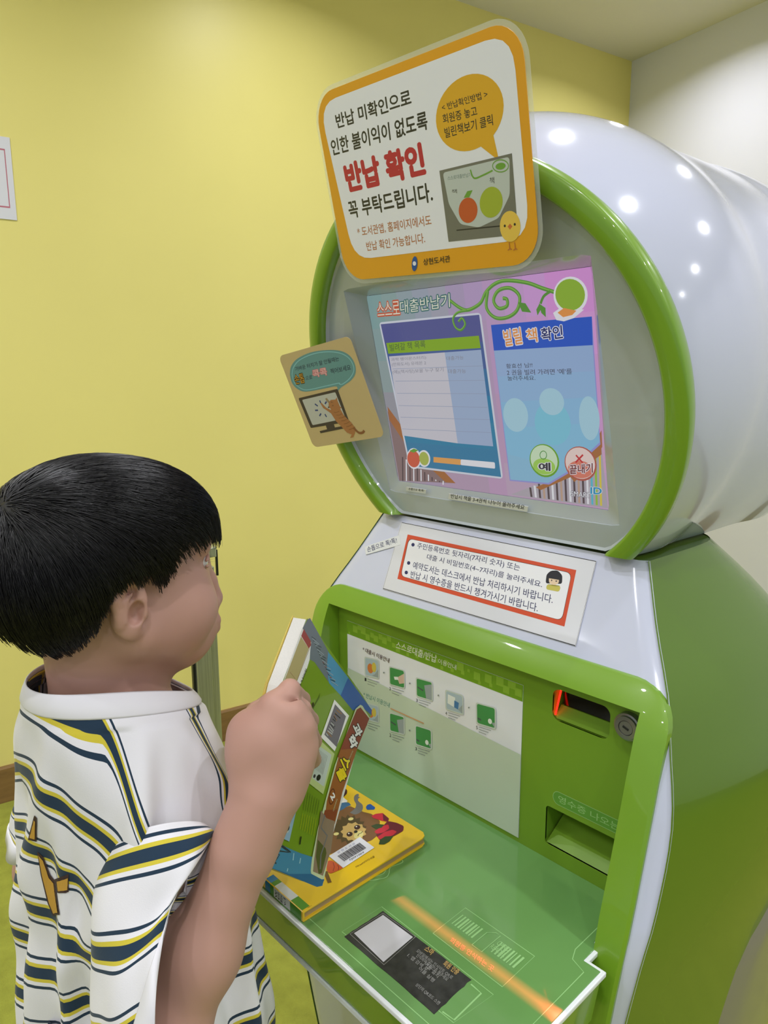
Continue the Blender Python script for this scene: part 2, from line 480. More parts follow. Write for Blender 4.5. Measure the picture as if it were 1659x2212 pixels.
# face plate: radial grid from the ring to the bevelled screen opening
bm = bmesh.new(); na = 180; rows = []
mg = .015
def on_face(v2, back):
    return RC + SX * v2.x + RU * v2.y + RN * back
def scr(u, v, back=0.0): return SC + SX * u + SU * v - SNv * back
def face_of(P):  # project a point along RN to the face surface
    q = P - RC; return Vector((q.x, q.dot(RU)))
for i in range(na):
    a = 2 * math.pi * i / na; d = Vector((math.cos(a), math.sin(a)))
    # inner rect (screen), in screen coords
    t = min((SW / 2) / abs(d.x) if abs(d.x) > 1e-6 else 9, (SH / 2) / abs(d.y) if abs(d.y) > 1e-6 else 9)
    pin = scr(d.x * t, d.y * t, .003);
    t2 = min((SW / 2 + mg) / abs(d.x) if abs(d.x) > 1e-6 else 9, (SH / 2 + mg) / abs(d.y) if abs(d.y) > 1e-6 else 9)
    pm = scr(d.x * t2, d.y * t2, 0); qm = face_of(pm)
    ro = .2465; t3 = ro / math.sqrt((d.x / RA) ** 2 + d.y ** 2); o = d * t3
    if o.y < -.184: o = d * (-.184 / d.y)
    row = [pin, scr(d.x * t * 1.004, d.y * t * 1.004, -.001), on_face(qm, .0085), on_face(qm + (o - qm) * .02, .0075)]
    for f in (.25, .5, .75, .93): row.append(on_face(qm.lerp(o, f), .0075 - .001 * f))
    row.append(on_face(o, .003))
    if o.y <= -.1839: row.append(on_face(o + Vector((0, -.003)), .012))
    else: row.append(on_face(o * 1.002, .010))
    rows.append([bm.verts.new(p) for p in row])
for i in range(na):
    a, b = rows[i], rows[(i + 1) % na]
    for j in range(len(a) - 1): bm.faces.new((a[j], b[j], b[j + 1], a[j + 1]))
fp = mkbm('face_plate', bm, M_FACE, kio, label='grey white face plate with bevelled screen opening'); autosmooth(fp, 25)
box('screen_backing', (-SW / 2 - .002, -.012, -SH / 2 - .002), (SW / 2 + .002, -.0035, SH / 2 + .002), M_DARK, kio,
    M=Matrix.Translation(SC) @ Matrix((SX, -SNv, SU)).transposed().to_4x4() @ Matrix.Translation((0, .0155, 0)))

# green frame around the recessed panel
def frame_y(z): return yf(z) - .009
fo = []
def outer_frame():
    pts = []; x1, zt, zb, r = .2845, 1.074, .60, .046
    def xw(z): return float(np.interp(z, [.6, .74, .82, 1.2], [.262, .277, .2845, .2845]))
    for k in range(9):
        a = math.radians(90 * k / 8); pts.append((x1 - r + r * math.cos(a), zt - r + r * math.sin(a)))
    top = [(x1 - r - (2 * (x1 - r)) * k / 8, zt) for k in range(1, 8)]
    lft = [(-x, z) for x, z in pts][::-1]
    side = [(-xw(z), z) for z in np.linspace(zt - r, zb, 12)[1:]]
    bot = [(-.262 + .524 * k / 8, zb) for k in range(1, 9)]
    rs = [(xw(z), z) for z in np.linspace(zb, zt - r, 12)[1:-1]]
    return pts + top + lft + side + bot + rs
of = outer_frame()
IX, IT, IB = .253, 1.045, .80
def to_inner(x, z):
    c = Vector((0, .92)); d = Vector((x, z)) - c
    t = 9
    if abs(d.x) > 1e-6: t = min(t, IX / abs(d.x))
    if d.y > 1e-6: t = min(t, (IT - c.y) / d.y)
    if d.y < -1e-6: t = min(t, (IB - c.y) / d.y)
    p = c + d * t; return (p.x, p.y)
# insert exact corner directions
c0 = Vector((0, .92))
extra = []
for cx, cz in ((IX, IT), (-IX, IT), (-IX, IB), (IX, IB)):
    best = min(range(len(of)), key=lambda i: abs(math.atan2(*(Vector(of[i]) - c0)) - math.atan2(cx, cz - .92)))
    extra.append((best, (cx, cz)))
inner = [to_inner(x, z) for x, z in of]
for bi, cc in extra: inner[bi] = cc
bm = bmesh.new(); n = len(of)
def yy(z): return frame_y(z)
A = [bm.verts.new((x, yf(z) + .004, z)) for x, z in of]
B = [bm.verts.new((x, yy(z) + .003, z)) for x, z in of]
B2 = [bm.verts.new((x * .989, yy(z), z + (-.003 if z > 1.0 else 0))) for x, z in of]
Cc = [bm.verts.new((x, yy(z), z)) for x, z in inner]
Dd = [bm.verts.new((x, .682, z)) for x, z in inner]
for i in range(n):
    j = (i + 1) % n
    for P, Q in ((A, B), (B, B2), (B2, Cc), (Cc, Dd)): bm.faces.new((P[i], P[j], Q[j], Q[i]))
fr = mkbm('panel_frame', bm, M_GRN, kio, label='bright green frame around the recess'); autosmooth(fr, 30)

# recessed panel with two openings, cut as a filled 2-D curve
def curve_panel(name, loops, y, th, m, parent, label=None):
    c = bpy.data.curves.new(name, 'CURVE'); c.dimensions = '2D'; c.fill_mode = 'BOTH'; c.extrude = th / 2
    for lp in loops:
        sp = c.splines.new('POLY'); sp.points.add(len(lp) - 1); sp.use_cyclic_u = True
        for k, (x, z) in enumerate(lp): sp.points[k].co = (x, z, 0, 1)
    o = bpy.data.objects.new(name, c); COL.objects.link(o); bpy.context.view_layer.update()
    me = bpy.data.meshes.new_from_object(o.evaluated_get(bpy.context.evaluated_depsgraph_get()))
    bpy.data.objects.remove(o)
    for v in me.vertices: v.co = Vector((v.co.x, y + th / 2 - v.co.z, v.co.y))
    me.materials.clear(); me.materials.append(m)
    o = bpy.data.objects.new(name, me); COL.objects.link(o); setpar(o, parent)
    if label: o['label'] = label
    return o
PY = .674
scan = rrect(.1375, .9905, .211, 1.0295, .010); rec = rrect(.1345, .829, .228, .879, .004, 3)
curve_panel('recessed_panel', [[(-.2525, .805), (.2525, .805), (.2525, 1.044), (-.2525, 1.044)], scan, rec], PY, .003, M_GRN3, kio)
def pocket(name, loop, depth, m, floor_front=None, mats=None, drop=0):
    """walls of an opening, running back from the panel, with a back plate"""
    V = [(x, PY + .001, z) for x, z in loop] + [(x, PY + depth, z) for x, z in loop]; n = len(loop)
    F = [(i, (i + 1) % n, n + (i + 1) % n, n + i) for i in range(n)] + [tuple(range(n, 2 * n))]
    return mk(name, V, F, m, kio)
pocket('scanner_recess', scan, .045, M_GRN3)
prism('scanner_ramp', [(.139, PY + .0032, .992), (.139, PY + .020, .992), (.139, PY + .020, 1.0035), (.139, PY + .0165, 1.0035)], (.071, 0, 0), M_GRN3, kio)
box('scanner_window', (.1415, PY + .0175, 1.0035), (.2095, PY + .0445, 1.0288), mat('scanner_glass', rgb(12, 8, 8), .1), kio, .001)
M_LED = mat('red_scan_light', rgb(255, 30, 20), .4, emit=rgb(255, 24, 14), es=5.0)
prism('scan_light', [(.1388, PY + .0035, .995), (.1388, PY + .0055, .995), (.1388, PY + .0165, 1.026), (.1388, PY + .0145, 1.027)], (.0012, 0, 0), M_LED, kio, label='thin red scanner light')
pocket('receipt_recess', rec, .05, M_GRN3)
prism('receipt_ramp', [(.136, PY + .002, .830), (.136, PY + .049, .830), (.136, PY + .049, .858)], (.09, 0, 0), M_GRN3, kio)
# key lock
M_NI = mat('lock_nickel', rgb(150, 150, 148), .28, metal=.9)
lk = lathe('key_lock', [(.0001, .006), (.0075, .006), (.0078, .005), (.0082, .0065), (.0125, .0062), (.0130, .004), (.0150, .0035), (.0152, 0.0), (.0152, -.012)], (.2345, PY - .004, 1.0185), (0, -1, 0), (0, 0, 1), M_NI, kio, n=40, label='round nickel key lock'); autosmooth(lk, 25)
box('keyhole', (-.0035, -.0004, -.001), (.0035, .0006, .001), M_DARK, lk, M=Matrix.Translation((.2345, PY - .0104, 1.0185)) @ Matrix.Rotation(math.radians(20), 4, 'Y'))

# tray
M_TRAY = mat('tray_green_film', rgb(104, 150, 84), 0.16, 0.5, coat=0.5)
M_EDGE = mat('tray_white_edge', rgb(232, 236, 240), .3, coat=.5)
M_SKIRT = mat('tray_skirt_green', rgb(62, 98, 20), .25, coat=.6)
TZ = .81
def trayline(o):
    return [(-.277 + o, .390 + o), (.277 - o, .390 + o), (.277 - o, .573 - o), (.258 - o, .573 - o), (.258 - o, .592), (.2525 - o if o else .2525, .598), (.2525 - o if o else .2525, .674), (-.2525 + o if o else -.2525, .674),
            (-.2525 + o if o else -.2525, .598), (-.258 + o, .592), (-.258 + o, .573 - o), (-.277 + o, .573 - o)]
prism('tray_edge', [(x, y, TZ - .006) for x, y in trayline(0)], (0, 0, .0055), M_EDGE, kio, bev=.0012, label='white edge trim of the tray')
prism('tray_top', [(x, y, TZ - .002) for x, y in trayline(.0042)], (0, 0, .0022), M_TRAY, kio, bev=.0006, label='green glossy tray surface')
sk = trayline(.003)
bm = bmesh.new()
low = [(x * (.97), (y + .012) if y < .5 else y, TZ - .062) for x, y in sk]
a = [bm.verts.new((x, y, TZ - .0055)) for x, y in sk]; b = [bm.verts.new(p) for p in low]
bm.faces.new(b); bm.faces.new(a[::-1])
for i in range(len(sk)): j = (i + 1) % len(sk); bm.faces.new((a[i], a[j], b[j], b[i]))
bevel(mkbm('tray_skirt', bm, M_GRN, kio, label='green box under the tray'), .002)
prism('tray_lip', [(-.268, .4035, TZ - .0625), (.268, .4035, TZ - .0625), (.262, .56, TZ - .0625), (-.262, .56, TZ - .0625)], (0, 0, -.005), M_EDGE, kio)
# pedestal bracket between tray box and body
V = [(-.18, .45, .745), (.18, .45, .745), (.18, .60, .60), (-.18, .60, .60), (-.18, .62, .745), (.18, .62, .745)]
mk('tray_bracket', V, [(0, 1, 2, 3), (0, 3, 4), (1, 5, 2), (0, 4, 5, 1), (2, 5, 4, 3)], M_WHT, kio)
# ------------------------------------------------------------------ print on the kiosk
def ZZ(ox, oy, k): return lambda x, y: (ox + x / k, oy + y / k)
z1, z2, z6, z7, z8, zc = ZZ(650, 30, 3.0164), ZZ(760, 560, 2.765), ZZ(690, 1100, 2.3366), ZZ(540, 1680, 2.0738), ZZ(1150, 1380, 2.658), ZZ(590, 700, 6.381)
def zl_(f, P): return [f(*p) for p in P]
def G(n, r, g, b, es=.74):
    return mat('glow_' + n, (0.01, 0.01, 0.01, 1), .25, .25, emit=rgb(r, g, b), es=es)
disp = mk('display', [scr(-SW / 2, -SH / 2), scr(SW / 2, -SH / 2), scr(SW / 2, SH / 2), scr(-SW / 2, SH / 2)], [(0, 1, 2, 3)], G('base', 175, 165, 195), kio, label='lit touch screen display')
p = Print(SC, SX, SU, disp, lift=.00005)
T = lambda s, a, b, c, m, bold=0.0: p.text(s, z2(*a), z2(*b), z2(*c), m, bold=bold)
Pp = lambda P, m, rnd=0: p.poly(zl_(z2, P), m, rnd=rnd)
Ln = lambda P, w, m, cl=False: p.line(zl_(z2, P), w, m, closed=cl)
# background wash in strips
def mix(a, b, t): return tuple(a[i] + (b[i] - a[i]) * t for i in range(3))
NU, NV = 12, 6
for i in range(NU):
    for j in range(NV):
        u, v = (i + .5) / NU, (j + .5) / NV
        top = mix((126, 170, 156), (214, 150, 216), min(1, u * 1.15)); bot = mix((176, 150, 176), (196, 168, 190), u)
        c = mix(bot, top, v ** .8)
        x0, x1, y0, y1 = -SW / 2 + SW * i / NU, -SW / 2 + SW * (i + 1) / NU, -SH / 2 + SH * j / NV, -SH / 2 + SH * (j + 1) / NV
        mm = G('bg%d_%d_%d' % tuple(int(q / 8) for q in c), *[int(q / 8) * 8 + 4 for q in c])
        p.k = 0; p.add([(x0, y0), (x1, y0), (x1, y1), (x0, y1)], [(0, 1, 2, 3)], mm)
p.k = 1
gw, gln = G('white', 226, 226, 232), G('line', 150, 160, 185)
brn, brn2, dk = G('brown', 168, 112, 72), G('brown2', 122, 84, 66), G('dark', 92, 78, 84)
# bottom shelves with book rows
Pp([(213, 905), (360, 1110), (620, 1338), (284, 1322)], G('shelfL', 140, 118, 120))
Pp([(213, 880), (330, 1040), (620, 1338), (560, 1332), (330, 1120), (225, 960)], brn)
Pp([(950, 1405), (1300, 1270), (1490, 1110), (1530, 1488)], G('shelfR', 176, 168, 178))
for k in range(12):
    x = 300 + k * 22; yt = 1160 + k * 15
    Pp([(x, yt + 20), (x + 7, yt + 22), (x + 8, 1325), (x + 1, 1324)], [dk, gw][k % 2])
for k in range(17):
    x = 1060 + k * 26; yb_ = 1415 + (x - 1000) * .125; yt = 1362 - (x - 1060) * .42
    if x > 1300: yt = 1275 - (x - 1300) * .6
    col = [dk, gw, dk, G('tan', 190, 160, 140)][k % 4] if x < 1400 else [G('yel', 214, 196, 80), G('ora', 212, 128, 70), G('cya', 96, 186, 205), G('lim', 150, 190, 70)][k % 4]
    Pp([(x, yt), (x + 12, yt + 1), (x + 20, yb_ - 2), (x + 8, yb_ - 4)], col)
Pp([(1100, 1362), (1300, 1272), (1490, 1100), (1493, 1165), (1310, 1300), (1130, 1378)], brn)
Pp([(1300, 1290), (1420, 1160), (1492, 1020), (1497, 1120), (1430, 1240), (1330, 1330)], brn)
# left window
fr_w = G('frame', 205, 210, 222)
Pp([(163, 377), (772, 318), (905, 1312), (345, 1243)], fr_w, .006)
cols = [(88, 92, 150), (78, 100, 155), (66, 116, 162), (56, 128, 168), (62, 132, 168), (66, 128, 166)]
for k in range(6):
    a0, a1 = k / 6, (k + 1) / 6
    lx = lambda t, s: (174 + (352 - 174) * t, 388 + (1232 - 388) * t) if s == 0 else (762 + (893 - 762) * t, 331 + (1300 - 331) * t)
    Pp([lx(a0, 0), lx(a0, 1), lx(a1, 1), lx(a1, 0)], G('lw%d' % k, *cols[k]))
Pp([(207, 500), (760, 456), (771, 530), (219, 564)], G('bar', 134, 172, 52))
T('빌려갈 책 목록', (230, 550), (442, 528), (226, 508), G('bart', 92, 118, 66), .01)
Pp([(223, 580), (556, 556), (634, 1099), (304, 1052)], G('colA', 200, 198, 208))
Pp([(556, 556), (773, 540), (846, 1117), (634, 1099)], G('colB', 158, 176, 206))
for a, b in (((245, 655), (785, 636)), ((262, 728), (795, 722)), ((272, 800), (803, 803)), ((282, 873), (813, 884)), ((293, 943), (825, 958)), ((302, 1013), (835, 1035))):
    Ln([a, b], .0006, gln)
gt = G('greyt', 140, 140, 152)
T('과학 팽이몬스터리)', (238, 612), (446, 598), (236, 590), gt)
T('(만화도서) 유레몬 2', (242, 642), (446, 632), (240, 618), gt)
T('(예)(책사탕)보물 누구 찾기', (246, 688), (550, 674), (244, 662), gt)
T('대출가능', (568, 604), (670, 598), (566, 580), gt); T('대출가능', (578, 682), (684, 680), (576, 656), gt)
# round fruits sticker, progress bar
p.ell(z2(372, 1190), z2(415, 1195), z2(372, 1252), gw); p.ell(z2(433, 1190), z2(470, 1194), z2(433, 1240), gw)
p.ell(z2(370, 1192), z2(408, 1196), z2(371, 1242), G('tom', 206, 98, 78)); p.ell(z2(433, 1190), z2(462, 1194), z2(434, 1230), G('grb', 170, 182, 92))
Pp([(345, 1145), (372, 1130), (400, 1140), (372, 1155)], G('leaf', 110, 160, 70))
Pp([(490, 1180), (652, 1194), (652, 1228), (490, 1212)], G('pbo', 222, 162, 96)); Pp([(652, 1194), (856, 1212), (858, 1250), (652, 1228)], gw, .002)
# right window
Pp([(832, 392), (1436, 340), (1487, 1105), (1300, 1275), (1180, 1345), (945, 1322)], G('rwf', 150, 150, 210))
rc = [(150, 176, 214), (146, 180, 216), (140, 184, 218), (136, 188, 218), (140, 186, 214)]
for k in range(5):
    t0_, t1_ = k / 5, (k + 1) / 5
    l = lambda t: (852 + 98 * t, 545 + 770 * t); r_ = lambda t: (1440 + 42 * min(t, .75) / .75, 512 + 580 * min(t, .75) / .75)
    P_ = [l(t0_), r_(t0_), r_(t1_), l(t1_)] if t1_ < .76 else ([l(t0_), r_(t0_), (1482, 1092), (1300, 1262), l(t1_)] if k == 3 else [l(t0_), (1300, 1262), (1175, 1335), l(t1_)])
    Pp(P_, G('rb%d' % k, *rc[k]))
lb = G('bub', 166, 204, 220); lb2 = G('bub2', 128, 194, 216)
for c, rx, ry, mm in (((980, 930), 75, 100, lb), ((1200, 980), 110, 130, lb2), ((1195, 850), 75, 80, lb), ((1420, 950), 62, 130, lb)):
    p.ell(z2(*c), z2(c[0] + rx, c[1] + rx * .05), z2(c[0] + ry * .05, c[1] + ry), mm)
Pp([(834, 392), (1436, 342), (1441, 512), (851, 545)], G('hdr', 52, 92, 196))
for s, a, b, c, col in (('빌릴', (918, 518), (1022, 502), (905, 425), G('tor', 224, 150, 90)), ('책', (1052, 497), (1112, 490), (1042, 418), G('tor', 224, 150, 90)), ('확인', (1138, 488), (1264, 470), (1130, 412), G('tnv', 40, 48, 110))):
    T(s, a, b, c, gw, .07); T(s, a, b, c, col, .015)
tk = G('tblack', 66, 64, 74)
T('황효선 님!!', (926, 652), (1082, 645), (923, 624), tk); T("2 권을 빌려 가려면 '예'를", (930, 692), (1318, 686), (927, 660), tk); T('눌러주세요.', (934, 724), (1100, 722), (931, 696), tk)
# title lettering
for s, a, b, c, col in (('스스로', (158, 338), (292, 326), (150, 262), G('tred', 196, 90, 66)), ('대출반납기', (294, 325), (590, 285), (288, 248), G('tteal', 70, 116, 116))):
    T(s, a, b, c, col, .075); T(s, a, b, c, G('cream', 222, 222, 205), .0)
# vine
def sm(P, n=6):
    out = []
    for i in range(len(P) - 1):
        a, b, c, d = P[max(i - 1, 0)], P[i], P[i + 1], P[min(i + 2, len(P) - 1)]
        for k in range(n):
            t = k / n; out.append(tuple(.5 * ((2 * b[j]) + (-a[j] + c[j]) * t + (2 * a[j] - 5 * b[j] + 4 * c[j] - d[j]) * t * t + (-a[j] + 3 * b[j] - 3 * c[j] + d[j]) * t**3) for j in (0, 1)))
    return out + [P[-1]]
vg, vg2 = G('vine', 92, 146, 66), G('vine2', 130, 182, 84)
V1 = sm([(590, 246), (650, 290), (700, 302), (770, 262), (805, 195), (860, 145), (930, 126), (1050, 140), (1140, 172), (1215, 196)])
V2 = sm([(815, 190), (808, 290), (860, 348), (935, 345), (992, 300), (1004, 220), (950, 172), (880, 186), (850, 245), (880, 292), (928, 280), (930, 240), (905, 232)])
V3 = sm([(690, 305), (635, 318), (608, 355), (622, 405), (655, 422), (680, 388), (662, 352), (640, 372)])
for Vv, w_ in ((V1, .0042), (V2, .0042), (V3, .003)): Ln(Vv, w_, vg); Ln([(x - 3, y - 3) for x, y in Vv], w_ * .35, vg2)
Ln(sm([(1190, 190), (1150, 220), (1130, 265)]), .003, vg)
for L3 in ([(995, 255), (1040, 262), (1075, 318), (1020, 312)], [(1120, 262), (1160, 290), (1162, 345), (1135, 320)], [(1125, 262), (1105, 300), (1112, 335), (1132, 300)]): Pp(L3, vg)
# plain green bud with a white edge
p.ell(z2(1308, 215), z2(1412, 215), z2(1308, 325), gw); Pp([(1205, 320), (1260, 280), (1390, 300), (1330, 350), (1270, 370), (1225, 362)], gw)
p.ell(z2(1306, 212), z2(1396, 212), z2(1308, 306), G('bud', 142, 178, 62)); Pp([(1232, 318), (1270, 290), (1345, 306), (1320, 332), (1265, 345)], G('budo', 226, 150, 80))
# buttons
for (cx, cy, rx, ry), a, b, c in (((1152, 1202, 90, 98), G('b1', 110, 164, 52), G('b1b', 200, 222, 190), G('b1c', 160, 204, 96)), ((1368, 1220, 98, 102), G('b2', 178, 96, 84), G('b2b', 228, 206, 200), G('b2c', 214, 128, 110))):
    p.ell(z2(cx, cy), z2(cx + rx, cy + 8), z2(cx + 4, cy + ry), a)
    p.ell(z2(cx - 2, cy - 3), z2(cx + rx - 10, cy + 5), z2(cx + 2, cy + ry - 12), b)
    p.ell(z2(cx - 1, cy + 34), z2(cx + rx - 24, cy + 38), z2(cx + 2, cy + ry - 16), c)
ring = [z2(1147 + 20 * math.cos(t), 1168 + 24 * math.sin(t)) for t in [i * math.pi / 10 for i in range(20)]]
p.line(ring, .0009, G('grn', 70, 140, 60), closed=True)
T('예', (1122, 1262), (1188, 1262), (1120, 1215), gw, .09); T('예', (1122, 1262), (1188, 1262), (1120, 1215), tk, .03)
xr = G('xred', 196, 60, 66); Ln([(1342, 1168), (1382, 1214)], .002, xr); Ln([(1384, 1166), (1340, 1212)], .002, xr)
T('끝내기', (1305, 1282), (1442, 1272), (1303, 1228), gw, .08); T('끝내기', (1305, 1282), (1442, 1272), (1303, 1228), G('dred', 120, 50, 50), .02)
T('SMART', (1312, 1412), (1430, 1424), (1312, 1382), tk, .05); T('SMART', (1312, 1412), (1430, 1424), (1312, 1382), gw, .01)
T('ID', (1430, 1398), (1494, 1402), (1430, 1360), gw, .07); T('ID', (1430, 1398), (1494, 1402), (1430, 1360), G('idc', 60, 150, 190), .03)
p.flush()
# thin paper strips under the screen, on the face plate
M_STR = mat('strip_paper', rgb(218, 220, 222), .4, coat=.3); K = C('ink_black', 34, 34, 44); K2 = C('ink_navy', 40, 44, 92)
def strip(fc, n_, O, ex, ey, quad, m, label=None, lift=.0006):
    q = Print(O, ex, ey, kio); P = [q.O + q.ex * a + q.ey * b + q.n * .00005 for a, b in [q.L(fc(*c)) for c in quad]]
    o = prism(n_, P, q.n * lift, m, kio, label=label); q.lift = lift + .0001; q.parent = o; return q, o
FO = RC + RN * .0065
q, o = strip(z2, 'paper_strip', FO, SX, RU, [(583, 1398), (1056, 1475), (1050, 1507), (579, 1430)], M_STR, 'narrow white paper strip with one line of print below the screen', .0012)
q.text('반납시 책을 3-4권씩 나누어 올려주세요', z2(594, 1424), z2(1032, 1494), z2(597, 1398), K, bold=.01); q.flush()
q, o = strip(z2, 'paper_strip', FO, SX, RU, [(328, 1358), (446, 1375), (444, 1398), (327, 1380)], M_STR, 'tiny white paper strip below the left screen corner', .0012)
q.text('손톱으로 톡!톡!', z2(342, 1376), z2(434, 1388), z2(344, 1362), K, bold=.01); q.flush()
# fascia labels
fz = 1.125; fy = yf(fz) - .003; sl_ = Vector((0, yf(1.165) - yf(1.08), .085)).normalized(); FO2 = Vector((0, fy - .0006, fz))
q, o = strip(z6, 'printed_notice', FO2, SX, sl_, [(415, 65), (1400, 262), (1295, 692), (320, 402)], mat('notice_film', rgb(216, 217, 226), .2, coat=.8), 'laminated notice with a red border and four lines of print on the white front')
f6 = lambda P: zl_(z6, P)
q.line(f6([(417, 68), (1397, 264), (1293, 689), (323, 400)]), .0009, K, closed=True)
q.poly(f6([(447, 128), (1298, 308), (1238, 593), (395, 352)]), C('border_vermilion', 206, 76, 44))
q.poly(f6([(452, 148), (1276, 322), (1226, 564), (411, 338)]), K, rnd=.008)
q.poly(f6([(454, 150), (1274, 324), (1224, 562), (413, 337)]), mat('notice_white', rgb(232, 232, 238), .3, coat=.5), rnd=.008)
for c in ((474, 180), (452, 272), (440, 320)): q.ell(z6(*c), z6(c[0] + 8, c[1] + 2), z6(c[0] - 2, c[1] + 9), K2)
for s, a, b, c in (('주민등록번호 뒷자리(7자리 숫자) 또는', (492, 202), (1010, 318), (499, 168)), ('대출 시 비밀번호(4~7자리)를 눌러주세요.', (541, 258), (1123, 402), (548, 226)),
                   ('예약도서는 데스크에서 반납 처리하시기 바랍니다.', (471, 300), (1177, 478), (478, 264)), ('반납 시 영수증을 반드시 챙겨가시기 바랍니다.', (459, 346), (1102, 520), (466, 310))):
    q.text(s, z6(*a), z6(*b), z6(*c), K2, bold=.004)
q.poly(f6([(1143, 375), (1148, 330), (1170, 311), (1205, 310), (1228, 335), (1226, 378)]), K, rnd=.003)
q.poly(f6([(1160, 342), (1212, 352), (1210, 375), (1185, 388), (1160, 372)]), C('skin_print', 226, 200, 170), rnd=.003)
q.poly(f6([(1158, 336), (1214, 346), (1213, 358), (1159, 349)]), K)
for c in ((1174, 360), (1197, 364)): q.ell(z6(*c), z6(c[0] + 3, c[1]), z6(c[0], c[1] + 4), K)
q.poly(f6([(1150, 380), (1165, 380), (1185, 392), (1207, 385), (1220, 390), (1212, 418), (1145, 405)]), C('dress_print', 196, 186, 90), rnd=.003)
q.flush()
q, o = strip(z6, 'paper_strip', FO2 - Vector((0, .0003, 0)), SX, sl_, [(229, 190), (407, 130), (412, 180), (236, 230)], M_STR, 'small slanted paper strip on the white front, left of the notice')
q.text('손톱으로 톡!톡!', z6(245, 218), z6(394, 170), z6(240, 192), K2, bold=.006); q.flush()

# instruction sheet on the panel
PEX, PEY = Vector((1, 0, 0)), Vector((0, 0, 1)); PO = Vector((0, PY - .0002, 0))
q0 = Print(PO, PEX, PEY, kio)
M_SHT = mat('sheet_white', rgb(226, 228, 236), .35, coat=.3)
sheet = prism('instruction_sheet', [(-.231, PY - .0001, .815), (.0965, PY - .0001, .846 - .03), (.0965, PY - .0001, 1.019), (-.231, PY - .0001, 1.019)], (0, -.0006, 0), M_SHT, kio, label='white printed how to sheet with a green header on the panel')
q = Print((0, PY - .0008, 0), PEX, PEY, sheet)
gh = C('header_green', 112, 156, 30); gh2 = C('header_green_light', 136, 176, 52)
q.add([(-.231, .998), (.0965, .998), (.0965, 1.019), (-.231, 1.019)], [(0, 1, 2, 3)], gh)
for k in range(34):
    x = -.228 + (k * .618 % 1) * .32; w_ = .004 + .008 * ((k * .37) % 1); z_ = .9985 + .013 * ((k * .73) % 1)
    q.add([(x, z_), (x + w_, z_), (x + w_, min(z_ + w_, 1.0185)), (x, min(z_ + w_, 1.0185))], [(0, 1, 2, 3)], gh2)
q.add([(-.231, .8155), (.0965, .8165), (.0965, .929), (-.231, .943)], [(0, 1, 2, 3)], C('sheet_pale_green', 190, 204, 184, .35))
q.text('스스로대출/반납', z6(386, 702), z6(590, 776), z6(390, 664), C('print_white', 232, 238, 220), bold=.006); q.text('이용안내', z6(600, 778), z6(691, 812), z6(602, 752), C('print_white', 232, 238, 220))
q.text('* 대출시 이용안내', z6(218, 716), z6(352, 776), z6(221, 694), C('print_brown', 92, 66, 60), bold=.008); q.text('* 반납시 이용안내', z6(222, 946), z6(354, 1002), z6(225, 922), C('print_teal', 70, 128, 120), bold=.008)
gi, gy, gd, gwh = C('icon_green', 66, 142, 76), C('icon_grey', 150, 160, 162), C('icon_dark', 74, 84, 84), C('icon_white', 226, 230, 226)
icons = [((228, 742), (302, 760), (303, 858), (230, 840), 0), ((352, 790), (432, 812), (434, 908), (354, 886), 1), ((487, 846), (573, 870), (575, 972), (489, 945), 2), ((636, 908), (728, 938), (730, 1040), (638, 1010), 3), ((791, 972), (893, 1000), (893, 1112), (793, 1082), 4),
         ((232, 972), (302, 992), (303, 1080), (234, 1062), 0), ((354, 1022), (432, 1045), (434, 1140), (356, 1120), 5), ((484, 1085), (570, 1112), (571, 1215), (486, 1188), 4)]
